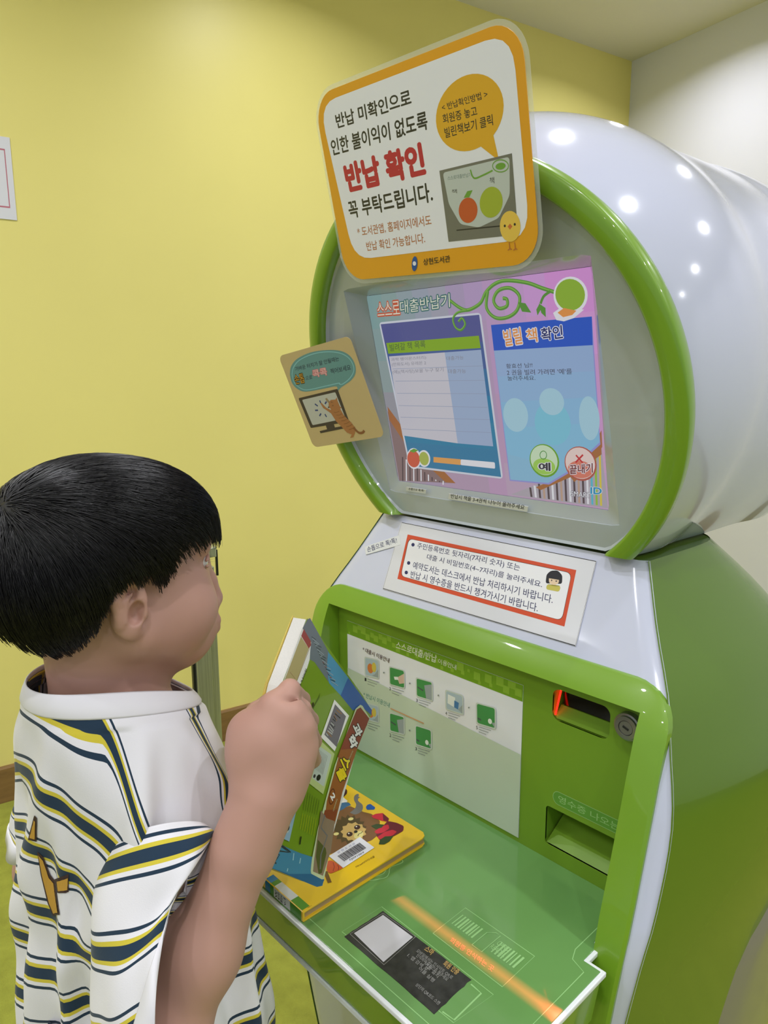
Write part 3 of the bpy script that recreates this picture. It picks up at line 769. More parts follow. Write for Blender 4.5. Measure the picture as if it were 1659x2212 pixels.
for a, b, c, d, kind in icons:
    q.poly(f6([a, b, c, d]), C('icon_rim', 196, 204, 196), rnd=.004)
    def I(u, v):
        X = [a[j] + (b[j] - a[j]) * u + (d[j] - a[j]) * v + (c[j] - b[j] - d[j] + a[j]) * u * v for j in (0, 1)]; return tuple(X)
    R4 = [I(.06, .06), I(.94, .06), I(.94, .94), I(.06, .94)]
    q.poly(f6(R4), gi if kind in (1, 2, 4, 5) else C('icon_blue', 168, 186, 196), rnd=.003)
    if kind == 0: q.ell(z6(*I(.4, .55)), z6(*I(.6, .55)), z6(*I(.4, .8)), C('icon_orange', 206, 120, 60)); q.ell(z6(*I(.65, .45)), z6(*I(.8, .45)), z6(*I(.65, .7)), C('icon_yellow', 206, 186, 80)); q.poly(f6([I(.5, .9), I(.7, .8), I(.94, .5), I(.94, .94)]), gy)
    if kind == 1: q.poly(f6([I(.5, .5), I(.94, .2), I(.94, .7), I(.65, .8)]), C('icon_hand', 206, 178, 160)); q.poly(f6([I(.3, .5), I(.55, .45), I(.6, .6), I(.35, .65)]), gwh)
    if kind in (2, 5): q.poly(f6([I(.5, .3), I(.94, .15), I(.94, .94), I(.6, .94)]), gy); q.poly(f6([I(.1, .45), I(.45, .55), I(.42, .62), I(.1, .52)]), gd)
    if kind == 3: q.poly(f6([I(.15, .2), I(.55, .25), I(.5, .75), I(.12, .65)]), gwh); q.poly(f6([I(.5, .4), I(.75, .45), I(.7, .8), I(.48, .75)]), C('icon_blue2', 70, 120, 170)); q.poly(f6([I(.7, .8), I(.94, .5), I(.94, .94)]), gy)
    if kind == 4: q.ell(z6(*I(.7, .7)), z6(*I(.8, .7)), z6(*I(.7, .82)), gwh); q.poly(f6([I(.08, .68), I(.25, .72), I(.25, .8), I(.08, .76)]), gd); q.poly(f6([I(.78, .75), I(.94, .7), I(.94, .92)]), gy)
    n_ = {0: '1', 1: '2', 2: '3', 3: '4', 4: '5' if a[0] > 700 else '3', 5: '2'}[kind]
    e = I(0, 1); ink = C('print_grey', 128, 134, 132)
    q.text(n_, z6(e[0], e[1] + 26), z6(e[0] + 8, e[1] + 28), z6(e[0], e[1] + 10), C('ink_black', 34, 34, 44))
    for r in range(3): q.line([z6(e[0] + 14, e[1] + 16 + r * 12), z6(e[0] + 74 - r * 12, e[1] + 34 + r * 10)], .0008, ink)
for c in ((328, 824), (459, 878), (603, 938), (757, 1000), (458, 1115)): q.ell(z6(*c), z6(c[0] + 4, c[1]), z6(c[0], c[1] + 4), C('print_grey', 128, 134, 132))
q.line([z6(362, 1004), z6(530, 1080)], .0015, C('print_orange', 206, 150, 100)); q.flush()
# receipt label
q = Print((0, PY - .0002, 0), PEX, PEY, kio)
pill = C('pill_green', 92, 146, 52); pl_ = C('pill_line', 150, 190, 120)
def pillp(ins): return rrect(.1435 + ins, .8865 + ins, .2505 - ins, .9035 - ins, .008 - ins, 6)
q.poly(pillp(0), pl_, px=False); q.poly(pillp(.0006), pill, px=False)
q.text('영수증 나오는곳', (.151, .8905), (.2425, .8905), (.151, .8995), pl_, px=False); q.flush()

# tray print and the sticker
TT = Vector((0, 0, TZ + .0002)); tr = Print(TT, (1, 0, 0), (0, 1, 0), kio)
tl_ = C('tray_line', 150, 196, 130, .3)
tr.line([(-.2525 + .016, .67), (-.2525 + .016, .60), (-.262, .575), (-.262, .404), (.262, .404), (.262, .556), (.2455, .562), (.2405, .575), (.2405, .67)], .0009, tl_, px=False)
tr.line(zl_(z7, [(820, 697), (965, 583), (1275, 800), (1130, 937)]), .0009, tl_, closed=True)
tr.line(zl_(z7, [(412, 690), (590, 578), (1090, 972), (912, 1098)]), .0007, tl_, closed=True)
tr.line(zl_(z7, [(990, 925), (1036, 966), (915, 1085), (862, 1048)]), .0016, tl_)
tr.line(zl_(z7, sm([(505, 466), (600, 450), (622, 430), (630, 402), (680, 382), (680, 368), (655, 362)])), .001, tl_); tr.line(zl_(z7, [(560, 445), (598, 430), (610, 415)]), .001, tl_)
def TP(u, v): return (.127 + .09 * u, .484 + .054 * v)
for k in range(22):
    if 8 <= k <= 13: continue
    x = .04 + k * .042; wd = .012 + .018 * ((k * .37) % 1)
    tr.poly([TP(x, .48), TP(x + wd, .48), TP(x + wd, .82), TP(x, .82)], tl_, px=False)
tr.line([TP(.42, .35), TP(.42, .8), TP(.5, .92), TP(.56, .92), TP(.56, .35), TP(.42, .35)], .0008, tl_, px=False)
tr.text('CARD', TP(.6, .7), TP(.76, .7), TP(.6, .82), tl_, px=False); tr.text('READER', TP(.58, .54), TP(.78, .54), TP(.58, .66), tl_, px=False)
tr.text('회원증 인식하는 곳', z7(893, 735), z7(1085, 872), z7(906, 714), C('tray_text', 196, 160, 110)); tr.flush()
stp = [z7(422, 712), z7(597, 597), z7(990, 905), z7(825, 1060)]
qq = Print(TT, (1, 0, 0), (0, 1, 0), kio)
sp = [qq.L(c) for c in stp]; ragged = []
for i in range(4):
    a, b = Vector(sp[i]), Vector(sp[(i + 1) % 4])
    for k in range(10):
        t = k / 10; n_ = (b - a).normalized(); ragged.append(a.lerp(b, t) + Vector((-n_.y, n_.x)) * random.uniform(-.0006, .0006))
M_STK = noisy(mat('sticker_black', rgb(44, 44, 42), .5), 90, .5, detail=6)
stk = prism('worn_sticker', [(v.x, v.y, TZ + .0002) for v in ragged], (0, 0, .0004), M_STK, kio, label='worn black sticker with a white square on the tray')
q = Print((0, 0, TZ + .0006), (1, 0, 0), (0, 1, 0), stk)
q.line(zl_(z7, [(448, 700), (596, 607), (742, 712), (600, 838)]), .0006, C('sticker_line', 150, 150, 146), closed=True)
q.poly(zl_(z7, [(466, 697), (596, 615), (730, 714), (598, 826)]), C('sticker_white', 196, 194, 200))
gold, wtx = C('sticker_gold', 170, 140, 84), C('sticker_text', 150, 150, 148)
def ST_(s, y, x0, x1, h, m): q.text(s, (x0, y), (x1, y), (x0, y + h), m, px=False)
q.text('회원 인증', z7(862, 838), z7(925, 884), z7(880, 818), gold, bold=.03); q.text('스마', z7(778, 772), z7(812, 796), z7(796, 752), gold, bold=.03)
for s, a, b in (('모바일에서는 인사이트 QR로', (742, 780), (900, 905)), ('인식하여 회원인증 해주세요', (742, 800), (880, 912)), ('1. 앱 검색 후', (702, 800), (790, 868)), ('어플 설치', (778, 838), (838, 898)), ('어플 실행', (752, 858), (818, 918)), ('상단의 QR코드 스캔', (738, 932), (842, 1020))):
    n2 = (Vector(z7(*b)) - Vector(z7(*a))).normalized(); q.text(s, z7(*a), z7(*b), z7(a[0] + 13, a[1] - 13), wtx)
q.flush()

# laser line module above the tray: a real slit lamp aimed at the tray
lz = bpy.data.lights.new('scanner_line_lamp', 'SPOT'); lz.energy = .55; lz.color = (1, .07, .05); lz.spot_size = math.radians(70); lz.spot_blend = 0; lz.shadow_soft_size = .0008
lo = bpy.data.objects.new('scanner_line_lamp', lz); COL.objects.link(lo)
LP_ = Vector((.20, .6725, 1.052)); LT = Vector((.178, .495, TZ)); lo.location = (.19, .66, 1.02)
f_ = (LT - Vector(lo.location)).normalized(); xax = Vector((1, 0, 0)); xax = (xax - f_ * xax.dot(f_)).normalized(); yax = (-f_).cross(xax)
lo.matrix_world = Matrix.Translation(lo.location) @ Matrix((xax, yax, -f_)).transposed().to_4x4()
lz.use_nodes = True; nt_ = lz.node_tree; em = nt_.nodes['Emission']; tc = nt_.nodes.new('ShaderNodeTexCoord'); sx = nt_.nodes.new('ShaderNodeSeparateXYZ')
nt_.links.new(tc.outputs['Normal'], sx.inputs[0])
def mth(op, a, b=None):
    n_ = nt_.nodes.new('ShaderNodeMath'); n_.operation = op
    for i, v in enumerate((a, b)):
        if v is None: continue
        if isinstance(v, (int, float)): n_.inputs[i].default_value = v
        else: nt_.links.new(v, n_.inputs[i])
    return n_.outputs[0]
ry_ = mth('DIVIDE', sx.outputs[1], sx.outputs[2]); rx_ = mth('DIVIDE', sx.outputs[0], sx.outputs[2])
core = mth('MAXIMUM', mth('SUBTRACT', 1.0, mth('DIVIDE', mth('ABSOLUTE', ry_), .030)), 0.0)
xl = mth('MULTIPLY', mth('GREATER_THAN', mth('ABSOLUTE', rx_), -1.0), 1.0)
DL = (LT - Vector(lo.location)).length
LASER_RX = rx_
side = mth('MULTIPLY', mth('LESS_THAN', mth('ABSOLUTE', rx_), .42), 1.0)
nt_.links.new(mth('MULTIPLY', mth('MULTIPLY', core, side), 30.0), em.inputs['Strength'])

# ------------------------------------------------------------------ laminated signs
def card(name, label, Cn, ex, eyd, w_, h_, scale, m_paper, rad, lam):
    Cn = CAMP + (Vector(Cn) - CAMP) * scale; w_ *= scale; h_ *= scale
    ex = Vector(ex).normalized(); up = (-Vector(eyd)).normalized(); up = (up - ex * up.dot(ex)).normalized(); n_ = ex.cross(up)
    e = empty(name, Cn, label, 'sign')
    P = rrect(-w_ / 2, -h_ / 2, w_ / 2, h_ / 2, rad, 8)
    prism('printed_sheet', [Cn + ex * a + up * b for a, b in P], -n_ * .0008, m_paper, e)
    if lam:
        P2 = rrect(-w_ / 2 - lam, -h_ / 2 - lam, w_ / 2 + lam, h_ / 2 + lam, rad + lam, 8)
        ML = mat('clear_laminate', rgb(225, 228, 225), .12, .5, alpha=.25, coat=.5)
        prism('laminate_film', [Cn + ex * a + up * b - n_ * .0010 for a, b in P2], -n_ * .0004, ML, e, label='clear laminate margin')
    return e, Print(Cn, ex, up, e, lift=.0001)
OR = mat('sign_orange', rgb(228, 160, 28), .3, coat=.6)
sg, q = card('return_check_sign', 'large white laminated sign with orange border fixed above the screen', (-.052, .640, 1.618), (.999, 0, -.042), (-.041, .258, -.965), .321, .226, .90, OR, .033, .005)
SGF = (q.O.copy(), q.ex.copy(), q.ey.copy(), q.n.copy())
f1 = lambda P: zl_(z1, P)
SWH = mat('sign_white', rgb(234, 235, 252), .3, coat=.6); SK = mat('sign_black', rgb(30, 30, 38), .35, coat=.5); SR = mat('sign_red', rgb(186, 24, 54), .35, coat=.5); SB = mat('sign_brown', rgb(178, 104, 62), .35, coat=.5)
SY = mat('sign_yellow', rgb(222, 168, 36), .3, coat=.6)
q.poly(f1([(118, 588), (1376, 108), (1494, 1466), (348, 1603)]), SWH, rnd=.03)
for s, a, b, c, m_, bo in (('반납 미확인으로', (238, 748), (722, 592), (222, 655), SK, .02), ('인한 불이익이 없도록', (207, 925), (828, 752), (192, 822), SK, .02), ('반납 확인', (312, 1160), (812, 1040), (278, 985), SR, .045),
                       ('꼭 부탁드립니다.', (322, 1335), (862, 1222), (303, 1225), SK, .02), ('* 도서관앱, 홈페이지에서도', (374, 1455), (853, 1378), (364, 1392), SB, .008), ('반납 확인 가능합니다.', (432, 1545), (811, 1492), (424, 1485), SB, .008)):
    q.text(s, z1(*a), z1(*b), z1(*c), m_, bold=bo)
q.ell(z1(1092, 650), z1(1322, 595), z1(1100, 892), SY, n=40); q.poly(f1([(1165, 858), (1255, 790), (1292, 958)]), SY)
for s, a, b, c in (('< 반납확인방법 >', (925, 634), (1220, 545), (915, 588)), ('회원증 놓고', (930, 716), (1152, 662), (921, 656)), ('빌린책보기 클릭', (942, 810), (1254, 724), (934, 744))):
    q.text(s, z1(*a), z1(*b), z1(*c), SK, bold=.008)
q.poly(f1([(903, 1022), (1376, 908), (1416, 1438), (963, 1485)]), mat('photo_grey', rgb(112, 112, 106), .35, coat=.5))
q.poly(f1([(925, 1035), (1360, 930), (1362, 1180), (1290, 1330), (1160, 1392), (1040, 1370), (965, 1240)]), mat('photo_pale', rgb(190, 198, 200), .35, coat=.5), rnd=.004)
q.line(f1([(1015, 1410), (1300, 1382)]), .0012, SK)
q.text('스스로대출반납기', z1(958, 1085), z1(1112, 1060), z1(955, 1058), mat('photo_ink', rgb(96, 120, 120), .4)); q.text('책', z1(985, 1172), z1(1018, 1168), z1(983, 1145), SK); q.text('책', z1(1232, 1108), z1(1262, 1104), z1(1230, 1066), SK)
q.line(f1(sm([(1105, 1015), (1130, 1070), (1190, 1050), (1250, 1020)])), .0016, mat('photo_leaf', rgb(110, 160, 60), .4))
q.ell(z1(1090, 1280), z1(1152, 1275), z1(1092, 1362), mat('photo_red', rgb(196, 84, 40), .35, coat=.5)); q.poly(f1([(1062, 1198), (1085, 1155), (1120, 1148), (1098, 1195)]), MATS['photo_leaf'])
q.ell(z1(1240, 1228), z1(1316, 1220), z1(1240, 1328), mat('photo_green', rgb(160, 176, 52), .35, coat=.5))
q.line(f1([(1302 + 52 * math.cos(t), 990 + 40 * math.sin(t)) for t in [i * .35 for i in range(18)]]), .0009, MATS['photo_leaf'], closed=True); q.ell(z1(1302, 992), z1(1335, 988), z1(1302, 1014), MATS['photo_leaf'])
CHK = mat('chick_yellow', rgb(232, 194, 84), .3, coat=.5)
q.ell(z1(1364, 1385), z1(1432, 1380), z1(1368, 1485), CHK); q.ell(z1(1358, 1345), z1(1412, 1340), z1(1358, 1400), CHK)
q.poly(f1([(1348, 1385), (1364, 1366), (1380, 1384), (1364, 1406)]), mat('beak_orange', rgb(206, 112, 60), .4))
for c in ((1330, 1381), (1395, 1371)): q.ell(z1(*c), z1(c[0] + 7, c[1]), z1(c[0], c[1] + 9), SK)
for x in (1358, 1394): q.line(f1([(x, 1488), (x + 4, 1532)]), .0009, SB); q.line(f1([(x - 8, 1540), (x + 4, 1530), (x + 18, 1534)]), .0009, SB)
q.ell(z1(742, 1628), z1(760, 1632), z1(738, 1676), mat('logo_blue', rgb(34, 84, 160), .4)); q.ell(z1(741, 1626), z1(752, 1629), z1(739, 1640), SWH)
q.text('상현도서관', z1(801, 1638), z1(974, 1616), z1(797, 1596), SK, bold=.012); q.flush()

BE = mat('card_beige', rgb(206, 182, 136), .4, coat=.2)
for x_ in (-.06, .03, .10):
    P_ = [SGF[0] + SGF[1] * (x_ + a) + SGF[2] * (-.045 + b) - SGF[3] * .0016 for a, b in ((-.009, -.006), (.009, -.006), (.009, .006), (-.009, .006))]
    prism('foam_tab', P_, -SGF[3] * .007, C('foam_grey', 150, 150, 148), sg)
cs, q = card('cat_sign', 'small beige card with a cat touching a monitor, left of the screen', (-.237, .653, 1.359), (.978, .13, .164), (.113, .333, -.936), .142, .145, .985, BE, .009, 0)
fc = lambda P: zl_(zc, P)
tea, tea2 = C('card_teal', 108, 154, 156), C('card_teal_light', 140, 196, 206)
bub = sm([(232, 700), (245, 590), (330, 480), (520, 390), (740, 358), (930, 370), (1060, 440), (1130, 560), (1135, 680), (1080, 770), (1000, 830), (930, 880), (880, 935), (875, 860), (700, 890), (450, 932), (330, 890), (260, 810), (232, 700)], 4)
q.poly(fc(bub[:-1]), tea)
q.line(fc(sm([(262, 690), (280, 600), (360, 500), (540, 415), (740, 382), (920, 400), (1040, 465), (1105, 570), (1108, 660), (1050, 755), (960, 825), (915, 830), (905, 815), (690, 862), (460, 908), (350, 865), (285, 790), (262, 690)], 4)), .0012, tea2)
wt = C('card_print_dark', 62, 84, 96)
q.text('가벼운 터치가 잘 안될때는', zc(312, 650), zc(912, 505), zc(298, 592), wt, bold=.02); q.text('으로', zc(450, 770), zc(540, 750), zc(446, 722), wt, bold=.02); q.text('찍어보세요', zc(800, 690), zc(1075, 630), zc(785, 618), wt, bold=.02)
q.text('손톱', zc(312, 830), zc(442, 806), zc(282, 706), C('card_black', 60, 44, 34), bold=.07); q.text('손톱', zc(312, 830), zc(442, 806), zc(282, 706), C('card_gold', 226, 172, 62), bold=.0)
q.text('콕콕', zc(556, 738), zc(748, 700), zc(536, 642), C('card_pink', 206, 120, 128), bold=.07); q.text('콕콕', zc(556, 738), zc(748, 700), zc(536, 642), C('card_palepink', 236, 206, 206), bold=.0)
md = C('card_monitor', 78, 68, 60)
q.poly(fc([(350, 1022), (888, 892), (1050, 1345), (520, 1432)]), md, rnd=.002); q.poly(fc([(400, 1045), (858, 938), (1000, 1300), (545, 1394)]), C('card_screen', 196, 196, 190), rnd=.002)
q.poly(fc([(725, 1390), (835, 1370), (852, 1425), (965, 1405), (970, 1440), (655, 1505), (642, 1475), (745, 1450)]), md)
bl_ = C('card_blue', 60, 74, 130)
for a, b in (((576, 1100), (618, 1130)), ((580, 1190), (620, 1186)), ((640, 1268), (662, 1232)), ((715, 1240), (738, 1280)), ((716, 1100), (738, 1068)), ((642, 1052), (660, 1090))): q.line(fc([a, b]), .0022, bl_)
ct, ct2 = C('cat_brown', 178, 122, 78), C('cat_dark', 146, 98, 62)
q.poly(fc([(765, 1150), (768, 1080), (795, 1045), (860, 1040), (878, 1008), (890, 1060), (925, 1140), (950, 1150), (925, 1165), (980, 1260), (1080, 1360), (1140, 1440), (1130, 1500), (1105, 1560), (1062, 1570), (1085, 1520), (1020, 1495), (930, 1400), (870, 1340), (800, 1230), (690, 1155), (652, 1090), (668, 1085), (730, 1150), (800, 1185), (790, 1160)]), ct)
q.line(fc(sm([(1110, 1430), (1180, 1495), (1235, 1495), (1256, 1465)])), .0036, ct2); q.line(fc([(775, 1080), (740, 1040), (732, 1022)]), .004, C('cat_arm', 160, 140, 110))
for k in range(7): q.line(fc([(840 + k * 34, 1215 + k * 40), (880 + k * 34, 1215 + k * 38), (915 + k * 36, 1200 + k * 36)]), .0008, ct2)
q.line(fc([(800, 1075), (820, 1078)]), .0006, md); q.line(fc([(815, 1125), (835, 1120)]), .0006, md); q.ell(zc(768, 1146), zc(778, 1146), zc(768, 1156), md)
q.flush()
# ------------------------------------------------------------------ yellow book lying on the tray
z5, z9, z10 = ZZ(460, 1280, 3.1604), ZZ(640, 1640, 5.53), ZZ(540, 1640, 5.82)
BT = TZ + .0003; TH = .0125
M_YC = mat('book_yellow_cover', rgb(228, 188, 34), .28, .5, coat=.6)
M_PG = noisy(mat('book_page_edges', rgb(176, 150, 104), .8), 3, .12, stretch=(4, 4, 900))
M_PW = noisy(mat('book_white_pages', rgb(216, 214, 208), .8), 3, .05, stretch=(400, 400, 8))
yb_e = empty('picture_book', (-.1, .49, BT), 'yellow picture book with a hedgehog on the cover lying flat on the tray', 'book')
bx0, bx1, by0, by1 = -.214, .0215, .3965, .5885
def cov(z0, z1, name):
    P = [(bx0, by0), (bx1, by0)] + [(bx1, by1 - .010), (bx1 - .002, by1 - .004), (bx1 - .008, by1)] + [(bx0 + .008, by1), (bx0, by1 - .008)]
    return prism(name, [(x, y, z0) for x, y in P], (0, 0, z1 - z0), M_YC, yb_e, bev=.0006)
cov(BT, BT + .0022, 'back_cover'); top_c = cov(BT + TH - .0022, BT + TH, 'front_cover')
box('page_block', (bx0 + .003, by0 + .002, BT + .0022), (bx1 - .0030, by1 - .0045, BT + TH - .0022), M_PG, yb_e)
spine = box('spine', (bx0, by0 - .0012, BT), (bx1, by0 + .0015, BT + TH), M_YC, yb_e, .001)
q = Print((0, by0 - .0012, 0), (1, 0, 0), (0, 0, 1), spine, lift=.0001)
def SPN(x0, x1, m_): q.poly([(x0, BT + .0004), (x1, BT + .0004), (x1, BT + TH - .0003), (x0, BT + TH - .0003)], m_, px=False)
lab = C('spine_label_white', 206, 210, 216, .2); lg = C('spine_label_green', 74, 138, 48, .2); lbl = C('spine_label_blue', 20, 116, 172, .2)
SPN(-.002, .0185, lg); SPN(-.033, -.002, lab); SPN(-.040, -.033, lg); SPN(-.050, -.040, lbl); SPN(-.082, -.068, lab)
for s_, x, w_ in (('W', -.0285, .004), ('410', -.0235, .004), ('뽀72ㅂ', -.018, .004), ('v.1', -.012, .004)):
    q.text(s_, (x + .002, BT + .0015), (x + .002, BT + .0015 + .0088), (x - .002, BT + .0015), C('ink_black', 34, 34, 44), px=False, bold=.02)
q.flush()
q = Print((0, 0, BT + TH), (0, 1, 0), (-1, 0, 0), top_c, lift=.0001)
def f9(P): return zl_(z9, P)
def U(x, y): return (y, -x)
def RECT(x0, x1, y0, y1, m_): q.poly([U(x0, y0), U(x1, y0), U(x1, y1), U(x0, y1)], m_, px=False)
RECT(-.002, .0185, by0, by0 + .010, lg); RECT(-.033, -.002, by0, by0 + .010, lab); RECT(-.040, -.033, by0, by0 + .010, lg); RECT(-.050, -.040, by0, by0 + .010, lbl)
BR, BR2, BR3 = C('print_brown_body', 122, 84, 50, .3), C('print_brown_dark', 84, 66, 34, .3), C('print_tan', 206, 172, 104, .3)
BKp, WTp = C('print_black', 30, 24, 20, .3), C('print_white_gloss', 226, 224, 220, .3)
q.poly(f9([(395, 1140), (350, 1060), (360, 850), (440, 690), (500, 600), (640, 560), (800, 630), (900, 655), (1000, 740), (985, 900), (900, 970), (760, 1020), (560, 1080)]), BR, rnd=.002)
q.poly(f9(sm([(480, 640), (560, 580), (700, 600), (640, 640)], 3)), BR)
q.poly(f9(sm([(640, 640), (700, 590), (715, 540), (690, 490), (695, 440), (730, 415), (748, 425), (742, 450), (765, 455), (742, 470), (740, 500), (790, 545), (792, 600), (760, 640), (700, 662), (640, 640)], 3)[:-1]), C('print_grey_scarf', 112, 110, 108, .3))
q.poly(f9([(500, 360), (545, 338), (575, 340), (608, 372), (606, 410), (570, 450), (520, 440)]), C('print_hair', 66, 30, 34, .3), rnd=.001)
q.ell(z9(530, 415), z9(562, 405), z9(535, 450), C('print_skin', 226, 190, 160, .3)); q.poly(f9([(500, 460), (560, 455), (615, 500), (590, 525), (510, 530)]), WTp); q.poly(f9([(505, 530), (590, 515), (630, 520), (655, 550), (600, 570), (560, 600), (500, 625)]), C('print_blue', 62, 104, 142, .3), rnd=.001)
q.poly(f9([(830, 575), (850, 545), (885, 535), (945, 578), (930, 605), (845, 606)]), C('print_gem', 28, 84, 168, .3), rnd=.0015)
cx, cy = 655, 850; spk = []
for k in range(34):
    a = 2 * math.pi * k / 34; r = (212 if k % 2 else 168); spk.append((cx + r * math.cos(a) * 1.0 + (-20), cy + r * math.sin(a) * .84 + (-10)))
q.poly(f9(spk), BR2)
fcs = []
for k in range(22):
    a = 2 * math.pi * k / 22; r = (146 if k % 2 else 122); fcs.append((685 + r * math.cos(a) * 1.08, 868 + r * math.sin(a) * .8))
q.poly(f9(fcs), BR3); q.ell(z9(745, 905), z9(800, 880), z9(760, 945), C('print_cream', 226, 214, 140, .3))
for c, rx in (((728, 815), 36), ((637, 898), 36)):
    q.ell(z9(*c), z9(c[0] + rx, c[1] - 8), z9(c[0] + 6, c[1] + 27), BKp); q.ell(z9(c[0], c[1]), z9(c[0] + rx - 5, c[1] - 7), z9(c[0] + 5, c[1] + 22), C('print_eye', 66, 32, 24, .3)); q.ell(z9(c[0] - 10, c[1] - 8), z9(c[0], c[1] - 8), z9(c[0] - 9, c[1]), WTp)
q.ell(z9(710, 868), z9(732, 862), z9(714, 884), BKp); q.line(f9(sm([(735, 922), (748, 895), (775, 885), (795, 862)])), .0008, BKp)
for c in ((652, 716), (478, 895)): q.ell(z9(*c), z9(c[0] + 32, c[1] - 4), z9(c[0], c[1] + 18), C('print_cream', 226, 214, 140, .3))
PL, RDp, GNp = C('print_plum', 104, 30, 44, .3), C('print_berry', 196, 40, 60, .3), C('print_leaf_dark', 52, 70, 36, .3)
q.poly(f9([(1090, 740), (1200, 762), (1285, 800), (1278, 860), (1160, 925), (1000, 975), (950, 905), (1010, 830)]), PL, rnd=.003)
q.poly(f9([(895, 680), (950, 655), (1032, 645), (1108, 712), (1096, 752), (1030, 740), (920, 706)]), RDp, rnd=.001); q.poly(f9([(1032, 650), (1108, 712), (1096, 752), (1040, 735)]), PL)
q.poly(f9([(930, 868), (1030, 800), (1100, 782), (1112, 830), (1040, 880), (960, 895)]), RDp, rnd=.002); q.poly(f9([(965, 935), (1060, 870), (1150, 845), (1204, 868), (1150, 915), (1000, 962)]), RDp, rnd=.002)
q.poly(f9([(985, 1020), (1000, 965), (1060, 925), (1160, 920), (1115, 985), (1050, 1022)]), GNp, rnd=.001); q.poly(f9([(890, 800), (960, 775), (1050, 785), (1020, 822), (950, 836)]), GNp, rnd=.001)
q.poly(f9([(358, 1250), (380, 1215), (430, 1212), (560, 1300), (520, 1325), (410, 1370), (370, 1345)]), C('print_orange_shell', 206, 90, 52, .3), rnd=.002); q.line(f9([(440, 1235), (455, 1290), (440, 1340)]), .0006, PL); q.line(f9([(495, 1265), (508, 1300), (500, 1330)]), .0006, PL)
q.line(f9([(348, 1345), (400, 1478)]), .0045, C('print_wood', 116, 84, 44, .3))
stickO = q.L(z9(388, 1165)), q.L(z9(760, 935)), q.L(z9(932, 1062)), q.L(z9(560, 1305))
q.flush()
Wb = lambda p_, h: Vector((0, 0, BT + TH)) + Vector((0, 1, 0)) * p_[0] + Vector((-1, 0, 0)) * p_[1] + Vector((0, 0, h))
bs = prism('barcode_sticker', [Wb(s_, .0006) for s_ in stickO], (0, 0, .0003), mat('sticker_paper', rgb(222, 222, 232), .4), yb_e, label='white barcode sticker')
q = Print((0, 0, BT + TH + .0009), (0, 1, 0), (-1, 0, 0), bs, lift=.00005)
q.text('상 현 도 서 관', z9(497, 1130), z9(708, 1016), z9(484, 1108), C('ink_purple', 92, 90, 160, .4)); q.text('FJ091069', z9(645, 1220), z9(815, 1124), z9(634, 1196), C('ink_black', 34, 34, 44), bold=.012)
a, b, c = [Vector(z9(*v)) for v in ((572, 1222), (840, 1062), (490, 1158))]
t_ = 0; k = 0
while t_ < .985:
    w_ = [.012, .022, .012, .03, .016][k % 5]
    P_ = [a + (b - a) * t_, a + (b - a) * min(1, t_ + w_), c + (b - a) * min(1, t_ + w_), c + (b - a) * t_]
    q.poly([tuple(v) for v in P_], C('ink_black', 34, 34, 44)); t_ += w_ + [.012, .009, .018, .01][k % 4]; k += 1
q.flush()
q = Print((0, 0, BT + TH), (0, 1, 0), (-1, 0, 0), top_c, lift=.0001)
q.text('MiraeN아이세움', z9(716, 1300), z9(940, 1172), z9(706, 1276), C('ink_brown', 90, 60, 30, .3), bold=.01); q.text('책읽기', z9(136, 1785), z9(184, 1756), z9(132, 1772), C('ink_brown', 90, 60, 30, .3)); q.flush()

# ------------------------------------------------------------------ comic book held in the right hand
A_, B_, C_ = at(664, 1336, .750), at(802, 1536, .846), at(695, 1914, .718)
hn = (B_ - A_).cross(C_ - A_).normalized()
if hn.dot(CAMP - A_) < 0: hn = -hn
D_ = on_plane(525, 1852, A_, hn)
hb = empty('comic_book', (A_ + C_) / 2, 'green backed comic book with a red brown spine held upright in the right hand', 'book')
M_HC = mat('comic_back_cover', rgb(112, 142, 26), .3, .5, coat=.5)
hex_ = (B_ - A_).normalized(); hey = hn.cross(hex_)
q = Print(A_, hex_, hey, hb, lift=.00008)
q.n = hn;
def hp(pts): return [A_ + q.ex * u + q.ey * v for u, v in [q.L(p_) for p_ in pts]]
cpx = [(664, 1336), (782, 1500), (801, 1532), (803, 1545), (797, 1550), (759, 1644), (738, 1712), (721, 1775), (706, 1862), (698, 1900), (697, 1912), (688, 1914), (525, 1852), (607, 1485)]
CO = hp(cpx)
cv = prism('back_cover', CO, -hn * .0007, M_HC, hb)
q.parent = cv
# page block and front cover behind
inn = hp([(662, 1338), (795, 1535), (692, 1905), (528, 1848), (609, 1483)])
prism('page_block', [p_ - hn * .0008 for p_ in inn], -hn * .0135 + (A_ - B_).normalized() * .004, M_PW, hb, label='white page block')
off = -hn * .0150 + (A_ - B_).normalized() * .006
prism('front_cover', [p_ + off for p_ in CO], -hn * .0007, mat('comic_front_cover', rgb(222, 196, 92), .35, coat=.4), hb, label='yellow front cover')
zz = lambda P: zl_(z5, P); zt = lambda P: zl_(z10, P); zs = ZZ(640, 1500, 7.372); zk = ZZ(560, 1300, 6.381)
fs = lambda P: zl_(zs, P); fk = lambda P: zl_(zk, P)
sky1, sky2, sky3 = C('print_sky', 78, 140, 176, .3), C('print_deep_blue', 52, 92, 158, .3), C('print_castle_grey', 104, 112, 122, .3)
q.poly(fk([(668, 240), (700, 225), (960, 700), (1080, 1010), (950, 1100), (760, 830), (640, 760), (600, 360)]), sky3)
q.poly(fk([(950, 690), (1230, 1050), (1130, 1300), (960, 1120), (930, 900)]), sky1)
q.poly(fk([(1225, 1045), (1440, 1340), (1550, 1490), (1545, 1560), (1400, 1440), (1290, 1500), (1120, 1290)]), sky2)
